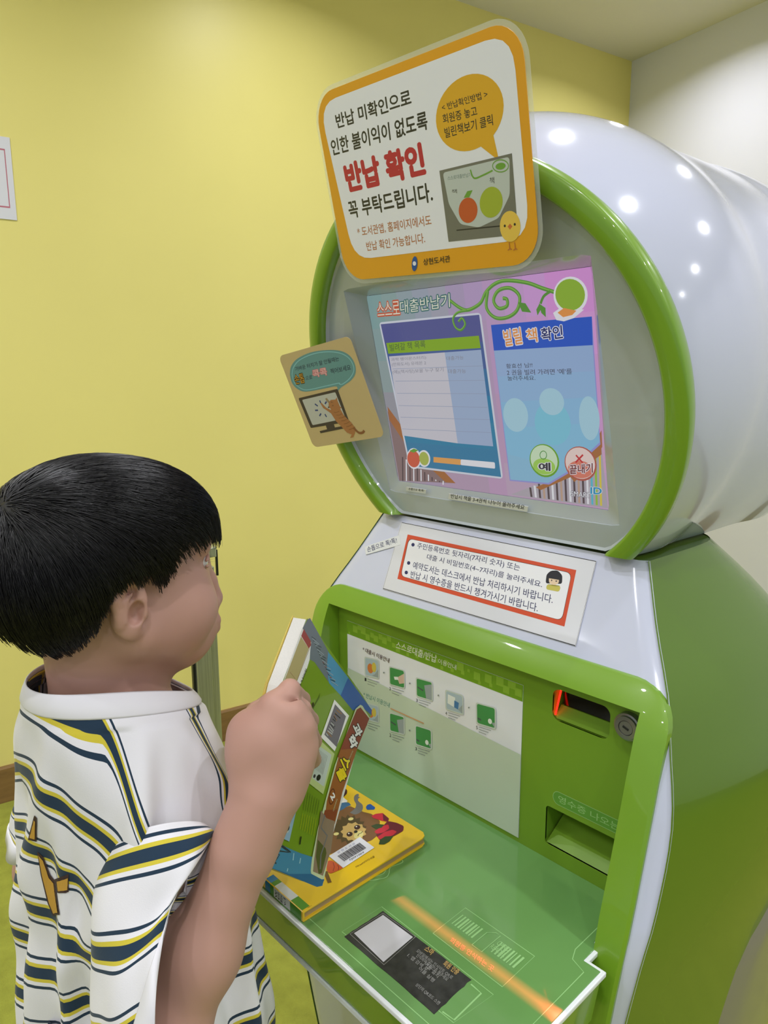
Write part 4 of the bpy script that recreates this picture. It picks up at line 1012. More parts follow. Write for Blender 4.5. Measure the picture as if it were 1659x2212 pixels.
for k in range(26):
    a = Vector((720, 480)).lerp(Vector((1000, 1120)), k / 26); w_ = 60 + 40 * math.sin(k * 2.1)
    q.line([zk(a.x, a.y), zk(a.x + w_, a.y + w_ * .7 + 20 * math.sin(k))], .0007, [C('print_sketch_dark', 48, 52, 60, .3), C('print_sketch_pale', 150, 160, 168, .3), C('print_sketch_rust', 130, 60, 60, .3)][k % 3 if k > 12 else k % 2])
q.poly(fk([(590, 360), (712, 560), (700, 660), (690, 800), (660, 900), (520, 1240), (300, 1180)]), WTp)
q.poly(fk([(610, 375), (705, 540), (710, 600), (680, 645), (580, 480), (575, 470)]), C('print_map_red', 150, 60, 56, .3)); q.poly(fk([(572, 480), (680, 645), (480, 1180), (310, 1170)]), C('print_map_tan', 174, 160, 110, .3)); q.line(fk([(690, 640), (480, 1180)]), .0006, BR)
q.text('값 9,500원', zk(560, 1185), zk(660, 935), zk(530, 1170), BKp, bold=.01)
q.line(fk([(420, 970), (490, 1060)]), .0004, BR)
for k in range(9): q.line(fk([(720 + k * 14, 1500 - k * 30), (700 + k * 15, 1540 - k * 26)]), .0006, C('print_olive', 72, 92, 20, .3))
q.ell(zk(735, 1420), zk(752, 1420), zk(730, 1455), C('print_olive_dark', 60, 60, 20, .3))
# framed pictures
q.poly(fs([(600, 82), (835, 340), (605, 905), (385, 680)]), WTp); q.poly(fs([(612, 155), (785, 350), (635, 840), (440, 640)]), C('print_photo_grey', 110, 104, 112, .3))
for k in range(14):
    a = Vector((470, 620)).lerp(Vector((640, 230)), (k * .37) % 1); b = a + Vector((30 + 60 * ((k * .61) % 1), 40 + 60 * ((k * .43) % 1)))
    q.line([zs(*a), zs(*b)], .0012, [C('print_photo_pale', 176, 176, 172, .3), C('print_photo_dark', 52, 48, 52, .3), C('print_photo_tan', 150, 110, 70, .3)][k % 3])
q.poly(fs([(380, 735), (600, 945), (420, 1590), (160, 1390)]), C('print_pale_lime', 182, 196, 130, .3)); q.poly(fs([(370, 830), (555, 960), (430, 1470), (240, 1330)]), C('print_pale_note', 184, 194, 184, .3), rnd=.002)
for k in range(8): q.line(fs([(360 + k * 18, 880 + k * 14), (280 + k * 18, 1180 + k * 14)]), .0005, C('print_photo_grey', 110, 104, 112, .3))
q.ell(zs(345, 1325), zs(378, 1325), zs(335, 1375), BKp); q.ell(zs(280, 1300), zs(298, 1300), zs(275, 1330), C('print_photo_dark', 52, 48, 52, .3))
q.poly(zt([(720, 20), (655, 320), (560, 250), (640, 100)]), BKp); q.poly(zt([(560, 250), (655, 320), (625, 400), (530, 330)]), WTp); q.poly(zt([(500, 370), (622, 430), (485, 1035), (310, 950)]), C('print_pale_blue', 142, 172, 196, .3)); q.poly(zt([(500, 410), (585, 470), (470, 930), (345, 870)]), C('print_pale_note', 184, 194, 184, .3), rnd=.002)
q.ell(z10(468, 860), z10(488, 860), z10(462, 900), C('print_photo_dark', 52, 48, 52, .3)); q.line(zt([(545, 560), (490, 790)]), .0035, C('print_mauve', 140, 124, 118, .3))
for k in range(7):
    x = 690 + k * 28; q.line(zt([(x + 5, 400 + k * 18), (x - 30, 640 + k * 10)]), .0006, C('print_olive', 72, 92, 20, .3)); q.line(zt([(x - 36, 680 + k * 10), (x - 70, 880 + k * 14)]), .0006, C('print_yellow_text', 170, 176, 20, .3))
q.line(zt([(632, 970), (618, 1070)]), .002, BKp)
# lower sea band
q.poly(zt([(270, 1020), (480, 1120), (620, 1180), (780, 1230), (760, 1440), (920, 1510), (900, 1590), (820, 1600), (190, 1340)]), C('print_sea', 66, 126, 158, .3)); q.poly(zt([(190, 1340), (480, 1440), (760, 1440), (925, 1512), (890, 1592), (830, 1605)]), C('print_sea_deep', 44, 94, 136, .3))
for P_ in ([(285, 1030), (260, 1130), (350, 1150), (480, 1170), (380, 1090), (290, 1030)], [(300, 1180), (360, 1200), (300, 1290)], [(395, 1085), (500, 1170)], [(260, 1270), (320, 1310)]): q.line(zt(P_), .0014, C('print_sketch_dark', 48, 52, 60, .3))
for P_ in ([(540, 1180), (530, 1270)], [(625, 1240), (612, 1310)], [(465, 1370), (455, 1410)]): q.line(zt(P_), .0014, C('print_foam', 150, 190, 200, .3))
# spine strip
q.poly(fs([(930, 230), (1005, 165), (1040, 180), (1155, 370), (880, 1060), (720, 1560), (600, 2030), (485, 2666), (428, 2934), (395, 2945), (221, 2853), (215, 2800), (235, 2615), (330, 2130), (600, 1130)]), C('print_pale_edge', 190, 200, 160, .3))
q.poly(fs([(950, 240), (1010, 205), (1150, 385), (880, 1050), (640, 1000), (780, 640)]), C('print_red_brown', 132, 58, 38, .3)); q.poly(fs([(690, 880), (960, 860), (720, 1560), (600, 2060), (430, 2060), (470, 1700), (620, 1140)]), C('print_rust', 146, 84, 36, .3)); q.poly(fs([(440, 1840), (640, 1830), (470, 2520), (300, 2500), (370, 2100)]), C('print_rust_dark', 130, 60, 36, .3))
q.poly(zt([(880, 640), (950, 740), (1056, 780), (1003, 1160), (955, 1300), (905, 1465), (780, 1410), (795, 1250), (850, 860)]), C('print_stone', 138, 116, 96, .3)); q.poly(zt([(840, 1010), (940, 1120), (950, 1180), (890, 1430), (850, 1440), (815, 1220)]), C('print_moss', 84, 84, 40, .3)); q.line(zt([(930, 700), (880, 860), (960, 960), (880, 1200), (870, 1380)]), .002, C('print_grey_stone', 110, 106, 110, .3))
def spt(s_, x, y, w_, m_, bo=.05): # glyphs stacked along the spine, tops towards the right
    a, b, c = (x - 60, y - 40), (x + 15, y + 130), (x + 45, y - 110)
    for ch, dx, dy in zip(s_, (0, -75), (0, 185)):
        f_ = lambda v: zs(v[0] + dx, v[1] + dy); q.text(ch, f_(a), f_(b), f_(c), BKp, bold=.1); q.text(ch, f_(a), f_(b), f_(c), m_, bold=.04)
spt('과학', 930, 560, 1, WTp); spt('스쿨', 750, 1080, 1, C('print_bright_yellow', 226, 200, 20, .3))
q.ell(zs(552, 1625), zs(600, 1610), zs(540, 1755), C('print_ring_dark', 96, 40, 24, .3)); q.ell(zs(552, 1625), zs(588, 1613), zs(542, 1735), C('print_rust', 146, 84, 36, .3)); q.text('2', zs(525, 1620), zs(560, 1690), zs(575, 1560), WTp, bold=.04)
q.text('LEARNING', zs(580, 1860), zs(640, 1670), zs(565, 1850), C('print_pale_edge', 190, 200, 160, .3)); q.text('KNOWLEDGE', zs(812, 1080), zs(892, 900), zs(800, 1070), C('print_pale_edge', 190, 200, 160, .3))
q.flush()
# ------------------------------------------------------------------ the boy
HC = np.array([-.080, .253, 1.216])            # centre of the head
def W3(px, py, dep): v = at(px, py, dep); return np.array([v.x, v.y, v.z])
class Field:
    def __init__(s, xs, ys, zs):
        s.xs, s.ys, s.zs = [np.asarray(a, np.float32) for a in (xs, ys, zs)]
        s.D = np.full((len(xs), len(ys), len(zs)), .05, np.float32)
    def region(s, lo, hi, pad):
        sl = []
        for ax, a, b in zip((s.xs, s.ys, s.zs), lo, hi):
            i = max(0, np.searchsorted(ax, a - pad) - 1); j = min(len(ax), np.searchsorted(ax, b + pad) + 1); sl.append(slice(i, j))
        X = s.xs[sl[0]][:, None, None]; Y = s.ys[sl[1]][None, :, None]; Z = s.zs[sl[2]][None, None, :]
        return tuple(sl), X, Y, Z
    def add(s, lo, hi, f, k=.01, sub=False):
        pad = k + .012
        sl, X, Y, Z = s.region(lo, hi, pad)
        d = f(X, Y, Z).astype(np.float32); A = s.D[sl]
        if sub: d = -d; h = np.clip(k - np.abs(A - d), 0, None) / k; s.D[sl] = np.maximum(A, d) + h * h * k * .25
        else: h = np.clip(k - np.abs(A - d), 0, None) / k; s.D[sl] = np.minimum(A, d) - h * h * k * .25
    def cap(s, a, b, ra, rb, k=.012, sub=False, fl=None):
        """tapered capsule; fl = (axis, factor) squashes the distance along an axis"""
        a, b = np.array(a, float), np.array(b, float); r = max(ra, rb); ba = b - a; L2 = ba @ ba + 1e-12
        def f(X, Y, Z):
            px, py, pz = X - a[0], Y - a[1], Z - a[2]
            t = np.clip((px * ba[0] + py * ba[1] + pz * ba[2]) / L2, 0, 1)
            dx, dy, dz = px - t * ba[0], py - t * ba[1], pz - t * ba[2]
            q = dx * dx + dy * dy + dz * dz
            if fl is not None:
                n, g = fl; w_ = dx * n[0] + dy * n[1] + dz * n[2]; q = q + (g * g - 1) * w_ * w_
            return np.sqrt(q) - (ra + (rb - ra) * t)
        s.add(np.minimum(a, b) - r, np.maximum(a, b) + r, f, k, sub)
    def ell(s, c, r, k=.012, sub=False, R=None):
        c = np.array(c, float); r = np.array(r, float); m_ = r.max() if R is not None else r
        def f(X, Y, Z):
            x, y, z = X - c[0], Y - c[1], Z - c[2]
            if R is not None: x, y, z = (R[0][0] * x + R[0][1] * y + R[0][2] * z, R[1][0] * x + R[1][1] * y + R[1][2] * z, R[2][0] * x + R[2][1] * y + R[2][2] * z)
            k0 = np.sqrt((x / r[0]) ** 2 + (y / r[1]) ** 2 + (z / r[2]) ** 2); k1 = np.sqrt((x / r[0] ** 2) ** 2 + (y / r[1] ** 2) ** 2 + (z / r[2] ** 2) ** 2)
            return k0 * (k0 - 1) / np.maximum(k1, 1e-6)
        s.add(c - m_, c + m_, f, k, sub)
    def mesh(s, smooth=2):
        D = s.D; I = D < 0
        act = np.zeros((D.shape[0] - 1, D.shape[1] - 1, D.shape[2] - 1), np.uint8)
        for a in (0, 1):
            for b in (0, 1):
                for c in (0, 1): act += I[a:D.shape[0] - 1 + a, b:D.shape[1] - 1 + b, c:D.shape[2] - 1 + c]
        cells = np.argwhere((act > 0) & (act < 8)); n = len(cells)
        idx = np.full(act.shape, -1, np.int32); idx[tuple(cells.T)] = np.arange(n)
        P = np.zeros((n, 3)); cnt = np.zeros(n)
        ax = (s.xs, s.ys, s.zs)
        for d in range(3):
            o = [i for i in range(3) if i != d]
            for a in (0, 1):
                for b in (0, 1):
                    p0 = cells.copy(); p0[:, o[0]] += a; p0[:, o[1]] += b; p1 = p0.copy(); p1[:, d] += 1
                    v0 = D[tuple(p0.T)]; v1 = D[tuple(p1.T)]; m_ = (v0 < 0) != (v1 < 0)
                    t = np.where(m_, v0 / np.where(v0 == v1, 1, v0 - v1), 0)
                    for e in range(3):
                        c0 = ax[e][p0[:, e]]; c1 = ax[e][p1[:, e]]; P[:, e] += np.where(m_, c0 + (c1 - c0) * t, 0)
                    cnt += m_
        P /= cnt[:, None]
        F = []
        for d in range(3):
            o = [(d + 1) % 3, (d + 2) % 3]
            sl0 = [slice(None)] * 3; sl1 = [slice(None)] * 3; sl0[d] = slice(0, -1); sl1[d] = slice(1, None)
            a, b = I[tuple(sl0)], I[tuple(sl1)]
            e = np.argwhere(a != b); ok = (e[:, o[0]] > 0) & (e[:, o[1]] > 0) & (e[:, o[0]] < D.shape[o[0]] - 1) & (e[:, o[1]] < D.shape[o[1]] - 1); e = e[ok]
            q = []
            for (u, v) in ((-1, -1), (0, -1), (0, 0), (-1, 0)):
                c = e.copy(); c[:, o[0]] += u; c[:, o[1]] += v; q.append(idx[tuple(c.T)])
            q = np.stack(q, 1); ins = a[tuple(e.T)]
            q[~ins] = q[~ins][:, ::-1]; F.append(q)
        F = np.concatenate(F)
        for _ in range(smooth):
            acc = np.zeros_like(P); ct = np.zeros(n)
            for i in range(4):
                u, v = F[:, i], F[:, (i + 1) % 4]
                for e in range(3): acc[:, e] += np.bincount(u, P[v, e], n) + np.bincount(v, P[u, e], n)
                ct += np.bincount(u, minlength=n) + np.bincount(v, minlength=n)
            P = P * .45 + acc / ct[:, None] * .55
        return P, F
def npmesh(name, P, F, m, parent, label=None):
    me = bpy.data.meshes.new(name); me.vertices.add(len(P)); me.vertices.foreach_set('co', P.astype(np.float32).ravel())
    me.loops.add(F.size); me.loops.foreach_set('vertex_index', F.astype(np.int32).ravel())
    me.polygons.add(len(F)); me.polygons.foreach_set('loop_start', np.arange(0, F.size, F.shape[1], dtype=np.int32))
    me.polygons.foreach_set('use_smooth', np.ones(len(F), bool)); me.update(calc_edges=True); me.validate(); me.materials.append(m)
    o = bpy.data.objects.new(name, me); COL.objects.link(o); setpar(o, parent)
    if label: o['label'] = label
    return o
def rotz(a): c, s_ = math.cos(a), math.sin(a); return np.array([[c, -s_, 0], [s_, c, 0], [0, 0, 1]])

boy = empty('person', (-.08, .22, 0), 'young boy in a white t-shirt with navy and yellow stripes looking up at the screen', 'person')
M_SKIN = noisy(mat('skin', rgb(186, 144, 130), .5, .35, sss=.08), 14, .05, detail=3)
zz_ = np.concatenate([np.arange(.02, .80, .006), np.arange(.80, 1.325, .00165)])
B = Field(np.arange(-.29, .17, .0018), np.arange(.11, .46, .0018), zz_)
h = lambda x, y, z: HC + np.array([x, y, z])
# skull, face
B.ell(h(0, -.004, .014), (.070, .090, .074), .01)
B.ell(h(0, .030, -.030), (.060, .066, .070), .02)
B.cap(h(0, .080, -.012), h(0, .085, .015), .016, .018, .03)
for s_ in (-1, 1):
    B.cap(h(s_ * .050, .006, -.060), h(s_ * .018, .066, -.091), .022, .019, .03)
    B.ell(h(s_ * .037, .056, -.052), (.030, .034, .032), .025)
    B.cap(h(s_ * .014, .094, .010), h(s_ * .044, .078, .008), .008, .008, .014)
B.ell(h(0, .078, -.098), (.020, .017, .015), .022)
B.cap(h(0, .062, -.094), h(0, .015, -.100), .021, .03, .03)
B.cap(h(0, .094, -.012), h(0, .105, -.040), .0075, .009, .014)
B.cap(h(0, .105, -.040), h(0, .112, -.060), .009, .0092, .006)
for s_ in (-1, 1): B.ell(h(s_ * .0105, .103, -.062), (.0062, .0075, .006), .006)
B.ell(h(0, .091, -.083), (.020, .019, .020), .02)
B.cap(h(-.011, .108, -.0815), h(.011, .108, -.0815), .0042, .0042, .006); B.cap(h(-.009, .1075, -.0905), h(.009, .1075, -.0905), .0046, .0046, .005)
B.cap(h(-.014, .1150, -.0862), h(.014, .1150, -.0862), .0020, .0020, .002, sub=True)
for s_ in (-1, 1): B.ell(h(s_ * .031, .094, -.010), (.0130, .0100, .0060), .008, sub=True)
# ears
for s_ in (-1, 1):
    a = math.radians(28) * s_; Re = rotz(a) @ np.array([[1, 0, 0], [0, math.cos(.22), -math.sin(.22)], [0, math.sin(.22), math.cos(.22)]])
    Re = Re.T if False else Re
    c = h(s_ * .0715, -.010, -.028)
    B.ell(c, (.0065, .0155, .0265), .006, R=Re)
    B.cap(c + np.array([s_ * .003, -.012, .010]), c + np.array([s_ * .004, -.003, .024]), .0048, .0046, .004)
    B.cap(c + np.array([s_ * .003, -.013, .010]), c + np.array([s_ * .001, -.009, -.013]), .0046, .0042, .004)
    B.cap(c + np.array([s_ * .004, -.003, .024]), c + np.array([s_ * -.001, .009, .012]), .0046, .0035, .004)
    B.ell(c + np.array([0, .002, -.022]), (.0058, .0085, .0080), .004)
    B.ell(c + np.array([s_ * .0075, .0035, -.004]), (.0100, .0068, .0110), .0015, sub=True, R=Re)
    B.ell(c + np.array([s_ * .0080, .000, .0135]), (.0085, .0048, .0085), .0015, sub=True, R=Re)
    B.ell(c + np.array([s_ * .001, .0125, -.006]), (.0058, .0042, .0065), .004)
    B.cap(c + np.array([s_ * .0045, -.0065, -.010]), c + np.array([s_ * .0045, -.0060, .006]), .0026, .0026, .002); B.cap(c + np.array([s_ * .0045, -.0060, .006]), c + np.array([s_ * .0045, .002, .0135]), .0024, .0018, .002)
# neck, torso, legs
B.cap(h(0, -.020, -.06), h(-.002, -.008, -.165), .041, .047, .03)
YAWB = math.radians(4); LX = np.array([math.cos(YAWB), math.sin(YAWB), 0]); LF = np.array([-math.sin(YAWB), math.cos(YAWB), 0])
CH = np.array([-.079, .258, 0])
def tb(x, y, z): return CH + LX * x + LF * y + np.array([0, 0, z])
B.cap(tb(-.055, -.005, .995), tb(.050, -.005, .995), .031, .031, .03)
B.cap(tb(0, 0, .86), tb(0, 0, 1.0), .072, .074, .05, fl=(LX, .72))
B.cap(tb(0, 0, .72), tb(0, 0, .84), .074, .07, .05, fl=(LX, .75))
for s_ in (-1, 1):
    B.cap(tb(s_ * .055, 0, .66), tb(s_ * .062, .01, .36), .062, .045, .03)
    B.cap(tb(s_ * .062, .01, .36), tb(s_ * .066, -.01, .10), .043, .029, .02)
    B.cap(tb(s_ * .066, -.01, .10), tb(s_ * .068, -.01, .055), .029, .030, .01)
    B.cap(tb(s_ * .068, -.015, .045), tb(s_ * .075, .09, .036), .026, .020, .015)
# right arm, raised hand
SH = W3(322, 1862, .676); EL = W3(362, 2236, .618); WR = W3(572, 1722, .630)
B.cap(SH, EL, .033, .032, .03); m1 = EL + (WR - EL) * .35
B.cap(EL, m1, .0310, .0310, .02); B.cap(m1, WR, .0310, .0240, .02)
B.cap(EL + (WR - EL) * .8, WR, .0235, .0245, .02)
VN = np.array([CF.x, CF.y, CF.z])              # away from the camera
kn = [W3(596, 1526, .634), W3(628, 1542, .630), W3(646, 1570, .632), W3(652, 1606, .638)]
wr4 = [W3(552, 1695, .632), W3(572, 1698, .630), W3(594, 1702, .631), W3(612, 1704, .634)]
for i in range(4): B.cap(wr4[i], kn[i], .0165, [.0118, .0128, .0122, .0112][i], .012)
for i, (a, b) in enumerate(zip(kn[:-1], kn[1:])): B.cap(a, b, .0105, .0105, .008)
B.cap(W3(578, 1600, .636), W3(606, 1640, .638), .022, .020, .03)
# fingers curl round the left edge of the book, in front of the cover
def onb(px, py, out): v = on_plane(px, py, A_, hn) + hn * out; return np.array([v.x, v.y, v.z])
fin = [((626, 1490, .646), (634, 1512), (618, 1545)), ((650, 1534, .655), (652, 1556), (634, 1590)), ((664, 1574, .660), (660, 1600), (640, 1628)), ((668, 1612, .662), (660, 1640), (642, 1660))]
for i, (p1, p2, p3) in enumerate(fin):
    r = [.0092, .0094, .0088, .0080][i]
    a = W3(*p1); b = onb(*p2, .0095); c = onb(*p3, .0082)
    B.cap(kn[i], a, r + .002, r, .006); B.cap(a, b, r, r * .95, .004); B.cap(b, c, r * .92, r * .80, .003)
B.cap(W3(614, 1500, .620), W3(644, 1524, .638), .0026, .0026, .006, sub=True)
# thumb: leaves the side of the palm, passes behind the pages
t1, t2, t3 = W3(534, 1578, .642), W3(556, 1540, .672), W3(600, 1500, .716)
B.cap(W3(556, 1672, .636), t1, .0170, .0142, .02); B.cap(W3(545, 1622, .638), W3(575, 1595, .640), .018, .018, .02)
B.cap(t1, t2, .0140, .0105, .008); B.cap(t2, t3, .0102, .0085, .004)
# left arm, mostly hidden
SL = tb(-.100, 0, 1.005); ELL = tb(-.150, -.03, .835); WL = W3(482, 1690, .84)
B.cap(SL, ELL, .036, .031, .03); B.cap(ELL, WL, .031, .022, .02)
hdv = (W3(540, 1640, .88) - WL); hdv /= np.linalg.norm(hdv)
B.cap(WL, WL + hdv * .045, .021, .022, .015)
for i in range(4):
    o_ = np.array([0, 0, .020 - .013 * i]); a = WL + hdv * .05 + o_; b = a + hdv * .026; c = b + hdv * .012 + np.array([0, 0, -.016]); r = .0080
    B.cap(a, b, r, r * .95, .005); B.cap(b, c, r * .92, r * .8, .003)
B.cap(WL + np.array([0, 0, .012]), WL + hdv * .03 + np.array([.012, .006, .030]), .010, .008, .006)
P, F = B.mesh(2)
body = npmesh('body', P, F, M_SKIN, boy)
# eyes, brows, lashes
M_EYE = mat('eye_white', rgb(206, 200, 196), .15, .5, coat=.8); M_IRIS = mat('iris_dark', rgb(30, 20, 16), .1, .5, coat=.8); M_LASH = mat('lash_black', rgb(22, 18, 18), .6)
M_LIP = mat('lip', rgb(150, 92, 88), .45)
for s_ in (-1, 1):
    c = h(s_ * .031, .0775, -.010); e = lathe('eyeball', [(.0001 + .0112 * math.sin(math.pi * k / 14), -.0112 * math.cos(math.pi * k / 14)) for k in range(15)], tuple(c), (0, 1, .1), (0, 0, 1), M_EYE, boy, n=24)
    lathe('iris', [(.0001, .01145), (.003, .0112), (.0052, .0102)], tuple(c), (0, 1, .1), (0, 0, 1), M_IRIS, e, n=20)
    pl_pts = [h(s_ * (.031 + .0125 * t), .0875 - .006 * t * t, -.0045 - .003 * t * t) for t in np.linspace(-1, 1, 9)]
    tube('eyelid', [Vector(v) for v in pl_pts], [.0012, .0019, .0023, .0025, .0026, .0025, .0023, .0019, .0012], M_SKIN, boy)
    lo_pts = [h(s_ * (.031 + .0125 * t), .0870 - .006 * t * t, -.0155 + .003 * t * t) for t in np.linspace(-1, 1, 9)]
    tube('eyelid', [Vector(v) for v in lo_pts], [.0010, .0015, .0018, .0019, .0019, .0019, .0018, .0015, .0010], M_SKIN, boy)
    V = []; Fq = []
    for k in range(16):
        t = -1 + 2 * k / 15; a = h(s_ * (.031 + .0115 * t), .0895 - .006 * t * t, -.0068 - .003 * t * t); n_ = len(V)
        V += [a + np.array([-.0003, 0, 0]), a + np.array([.0003, 0, 0]), a + np.array([s_ * .003 * t, .0065, -.0005 + .002 * random.random()])]; Fq.append((n_, n_ + 1, n_ + 2))
    o = mk('eyelashes', V, Fq, M_LASH, boy); o['kind'] = 'stuff'
    bp_ = [h(s_ * (.030 + .016 * t), .0925 - .010 * max(0, t) ** 2, .0085 - .003 * t * t) for t in np.linspace(-1, 1, 8)]
    tube('eyebrow', [Vector(v) for v in bp_], [.0006, .0017, .0020, .0021, .0020, .0018, .0013, .0005], M_LASH, boy)
tube('lips', [Vector(h(x, .1110 - 10 * x * x, -.0905 + 4 * x * x)) for x in np.linspace(-.013, .013, 9)], [.0008, .002, .0028, .0031, .0033, .0031, .0028, .002, .0008], M_LIP, boy)

# hair: a full cap with a ragged hairline, then strands
M_HAIR = mat('hair_black', rgb(15, 13, 15), .5, .3); M_HAIR2 = mat('hair_strand_black', rgb(15, 13, 16), .38, .4)
YS = [-.13, -.103, -.085, -.063, -.048, -.037, -.030, -.022, -.008, .004, .012, .020, .026, .032, .042, .055, .066, .08, .1, .13]
ZM = [-.020, -.036, -.052, -.063, -.054, -.034, -.014, -.002, .001, .0, -.004, -.010, -.008, .012, .024, .020, .024, .026, .024, .024]
def hair_d(x, y, z):
    def e(cx, cy, cz, a, b, c):
        X, Y, Z = (x - cx), (y - cy), (z - cz); k0 = np.sqrt((X / a) ** 2 + (Y / b) ** 2 + (Z / c) ** 2); k1 = np.sqrt((X / a**2) ** 2 + (Y / b**2) ** 2 + (Z / c**2) ** 2); return k0 * (k0 - 1) / np.maximum(k1, 1e-6)
    def sm_(a, b, k): hh = np.clip(k - np.abs(a - b), 0, None) / k; return np.minimum(a, b) - hh * hh * k * .25
    d = e(0, -.005, .017, .0825, .1005, .0800)
    d = sm_(d, e(0, -.040, -.010, .074, .070, .072), .03)
    return sm_(d, e(0, .046, .022, .066, .060, .053), .03)
def zmin(x, y): return np.interp(y, YS, ZM) + .006 * np.sin(y * 420 + x * 300) * .35
Hf = Field(np.arange(-.10, .10, .0020), np.arange(-.125, .135, .0020), np.arange(-.08, .115, .0020))
X, Y, Z = Hf.xs[:, None, None], Hf.ys[None, :, None], Hf.zs[None, None, :]
ang = np.arctan2(X, -(Z - .05) + 0 * Y); grv = .0009 * np.sin(ang * 46 + 6 * np.sin(Y * 60)) + .0006 * np.sin(ang * 83 + Y * 120)
Hf.D = np.maximum(hair_d(X, Y, Z) + grv, (zmin(X, Y) - Z) * .75).astype(np.float32)
P, F = Hf.mesh(1); hair = npmesh('hair', P + HC, F, M_HAIR, boy)
def grad(p):
    e = 1e-4; x, y, z = p.T
    g = np.stack([hair_d(x + e, y, z) - hair_d(x - e, y, z), hair_d(x, y + e, z) - hair_d(x, y - e, z), hair_d(x, y, z + e) - hair_d(x, y, z - e)], 1)
    return g / np.linalg.norm(g, axis=1, keepdims=True)
def proj_h(p, off):
    for _ in range(3): p = p - grad(p) * (hair_d(*p.T) - off)[:, None]
    return p
NS = 12000
u = rng.normal(size=(NS * 2, 3)); u /= np.linalg.norm(u, axis=1, keepdims=True); p = u * np.array([.08, .10, .08]) + np.array([0, 0, .01])
p = proj_h(p, 0.0); p = p[p[:, 2] > zmin(p[:, 0], p[:, 1]) + .004][:NS]; N_ = len(p)
W0 = np.array([.012, -.078, .058]); off = rng.uniform(.0003, .0022, N_); L = rng.uniform(.030, .075, N_)
K_ = 11; pts = [proj_h(p, off * .3)]; jit = rng.normal(size=(N_, 3)) * .07 + .10 * np.sin(p[:, [1, 2, 0]] * 330 + p[:, [2, 0, 1]] * 210)
alive = np.ones(N_, bool)
for k in range(K_):
    q_ = pts[-1]; r_ = q_ - W0; r_ /= np.linalg.norm(r_, axis=1, keepdims=True) + 1e-9
    low = np.clip((.055 - q_[:, 2]) / .06, 0, 1)[:, None]
    d = r_ * (1.0 - .35 * low) + np.array([0, .10, -1.0]) * low * .95 + jit
    n_ = grad(q_); d = d - n_ * (d * n_).sum(1)[:, None] * .96; d /= np.linalg.norm(d, axis=1, keepdims=True)
    nx = q_ + d * (L / K_)[:, None]
    beyond = nx[:, 2] < zmin(nx[:, 0], nx[:, 1]) - rng.uniform(.002, .012, N_) * np.where(nx[:, 1] > .03, 1.7, 1.0)
    nx2 = proj_h(nx, off * (1 + k * .06)); fr = (q_[:, 1] > .075)
    nx = np.where((fr & (q_[:, 2] < .04))[:, None], q_ + (d * .5 + np.array([0, .05, -.85])) * (L / K_)[:, None], nx2)
    alive &= ~beyond
    nx = np.where(alive[:, None], nx, q_ + d * .0002); pts.append(nx)
PT = np.stack(pts, 1) + HC
rad = np.linspace(1, .12, K_ + 1) * .00055
nn = grad((PT[:, 0] - HC)); V = []; T_ = np.diff(PT, axis=1); T_ = np.concatenate([T_, T_[:, -1:]], 1); T_ /= np.linalg.norm(T_, axis=2, keepdims=True) + 1e-9
sd = np.cross(T_, nn[:, None, :]); sd /= np.linalg.norm(sd, axis=2, keepdims=True) + 1e-9; up = np.cross(sd, T_)
ring = [PT + (sd * math.cos(a) + up * math.sin(a)) * rad[None, :, None] for a in (math.pi / 2, math.pi * 7 / 6, math.pi * 11 / 6)]
VV = np.stack(ring, 2).reshape(-1, 3)
b_ = (np.arange(N_) * (K_ + 1) * 3)[:, None, None] + (np.arange(K_) * 3)[None, :, None] + np.arange(3)[None, None, :]
b2 = (np.arange(N_) * (K_ + 1) * 3)[:, None, None] + (np.arange(K_) * 3)[None, :, None] + ((np.arange(3) + 1) % 3)[None, None, :]
FF = np.stack([b_, b2, b2 + 3, b_ + 3], 3).reshape(-1, 4)
hs_ = npmesh('hair_strands', VV, FF, M_HAIR2, hair); hs_['kind'] = 'stuff'

# ------------------------------------------------------------------ t-shirt
def shirt_mat():
    M = bpy.data.materials.new('striped_jersey'); M.use_nodes = True; nt = M.node_tree; b = nt.nodes['Principled BSDF']
    b.inputs['Roughness'].default_value = .85; b.inputs['Specular IOR Level'].default_value = .2; b.inputs['Sheen Weight'].default_value = .15
    at_ = nt.nodes.new('ShaderNodeAttribute'); at_.attribute_name = 'stripe'
    md = nt.nodes.new('ShaderNodeMath'); md.operation = 'FRACT'; nt.links.new(at_.outputs['Fac'], md.inputs[0])
    r = nt.nodes.new('ShaderNodeValToRGB'); r.color_ramp.interpolation = 'CONSTANT'
    Wc, Nc, Yc = rgb(226, 224, 230), rgb(34, 54, 74), rgb(206, 190, 62)
    st = [(0, Wc), (.25, Nc), (.295, Wc), (.355, Yc), (.405, Nc), (.565, Yc), (.62, Wc), (.68, Nc), (.73, Wc)]
    els = r.color_ramp.elements; els[0].position = 0; els[0].color = Wc; els[1].position = .25; els[1].color = Nc
    for p_, c_ in st[2:]: e_ = els.new(p_); e_.color = c_
    nt.links.new(md.outputs[0], r.inputs[0])
    tc = nt.nodes.new('ShaderNodeTexCoord'); nz = nt.nodes.new('ShaderNodeTexNoise'); nz.inputs['Scale'].default_value = 900
    bp = nt.nodes.new('ShaderNodeBump'); bp.inputs['Strength'].default_value = .12; bp.inputs['Distance'].default_value = .001
    nt.links.new(tc.outputs['Object'], nz.inputs['Vector']); nt.links.new(nz.outputs['Fac'], bp.inputs['Height']); nt.links.new(bp.outputs[0], b.inputs['Normal'])
    nt.links.new(r.outputs[0], b.inputs['Base Color']); MATS['striped_jersey'] = M; return M
M_SH = shirt_mat(); M_RIB = mat('white_rib', rgb(226, 224, 230), .85, .2)
PER = .064
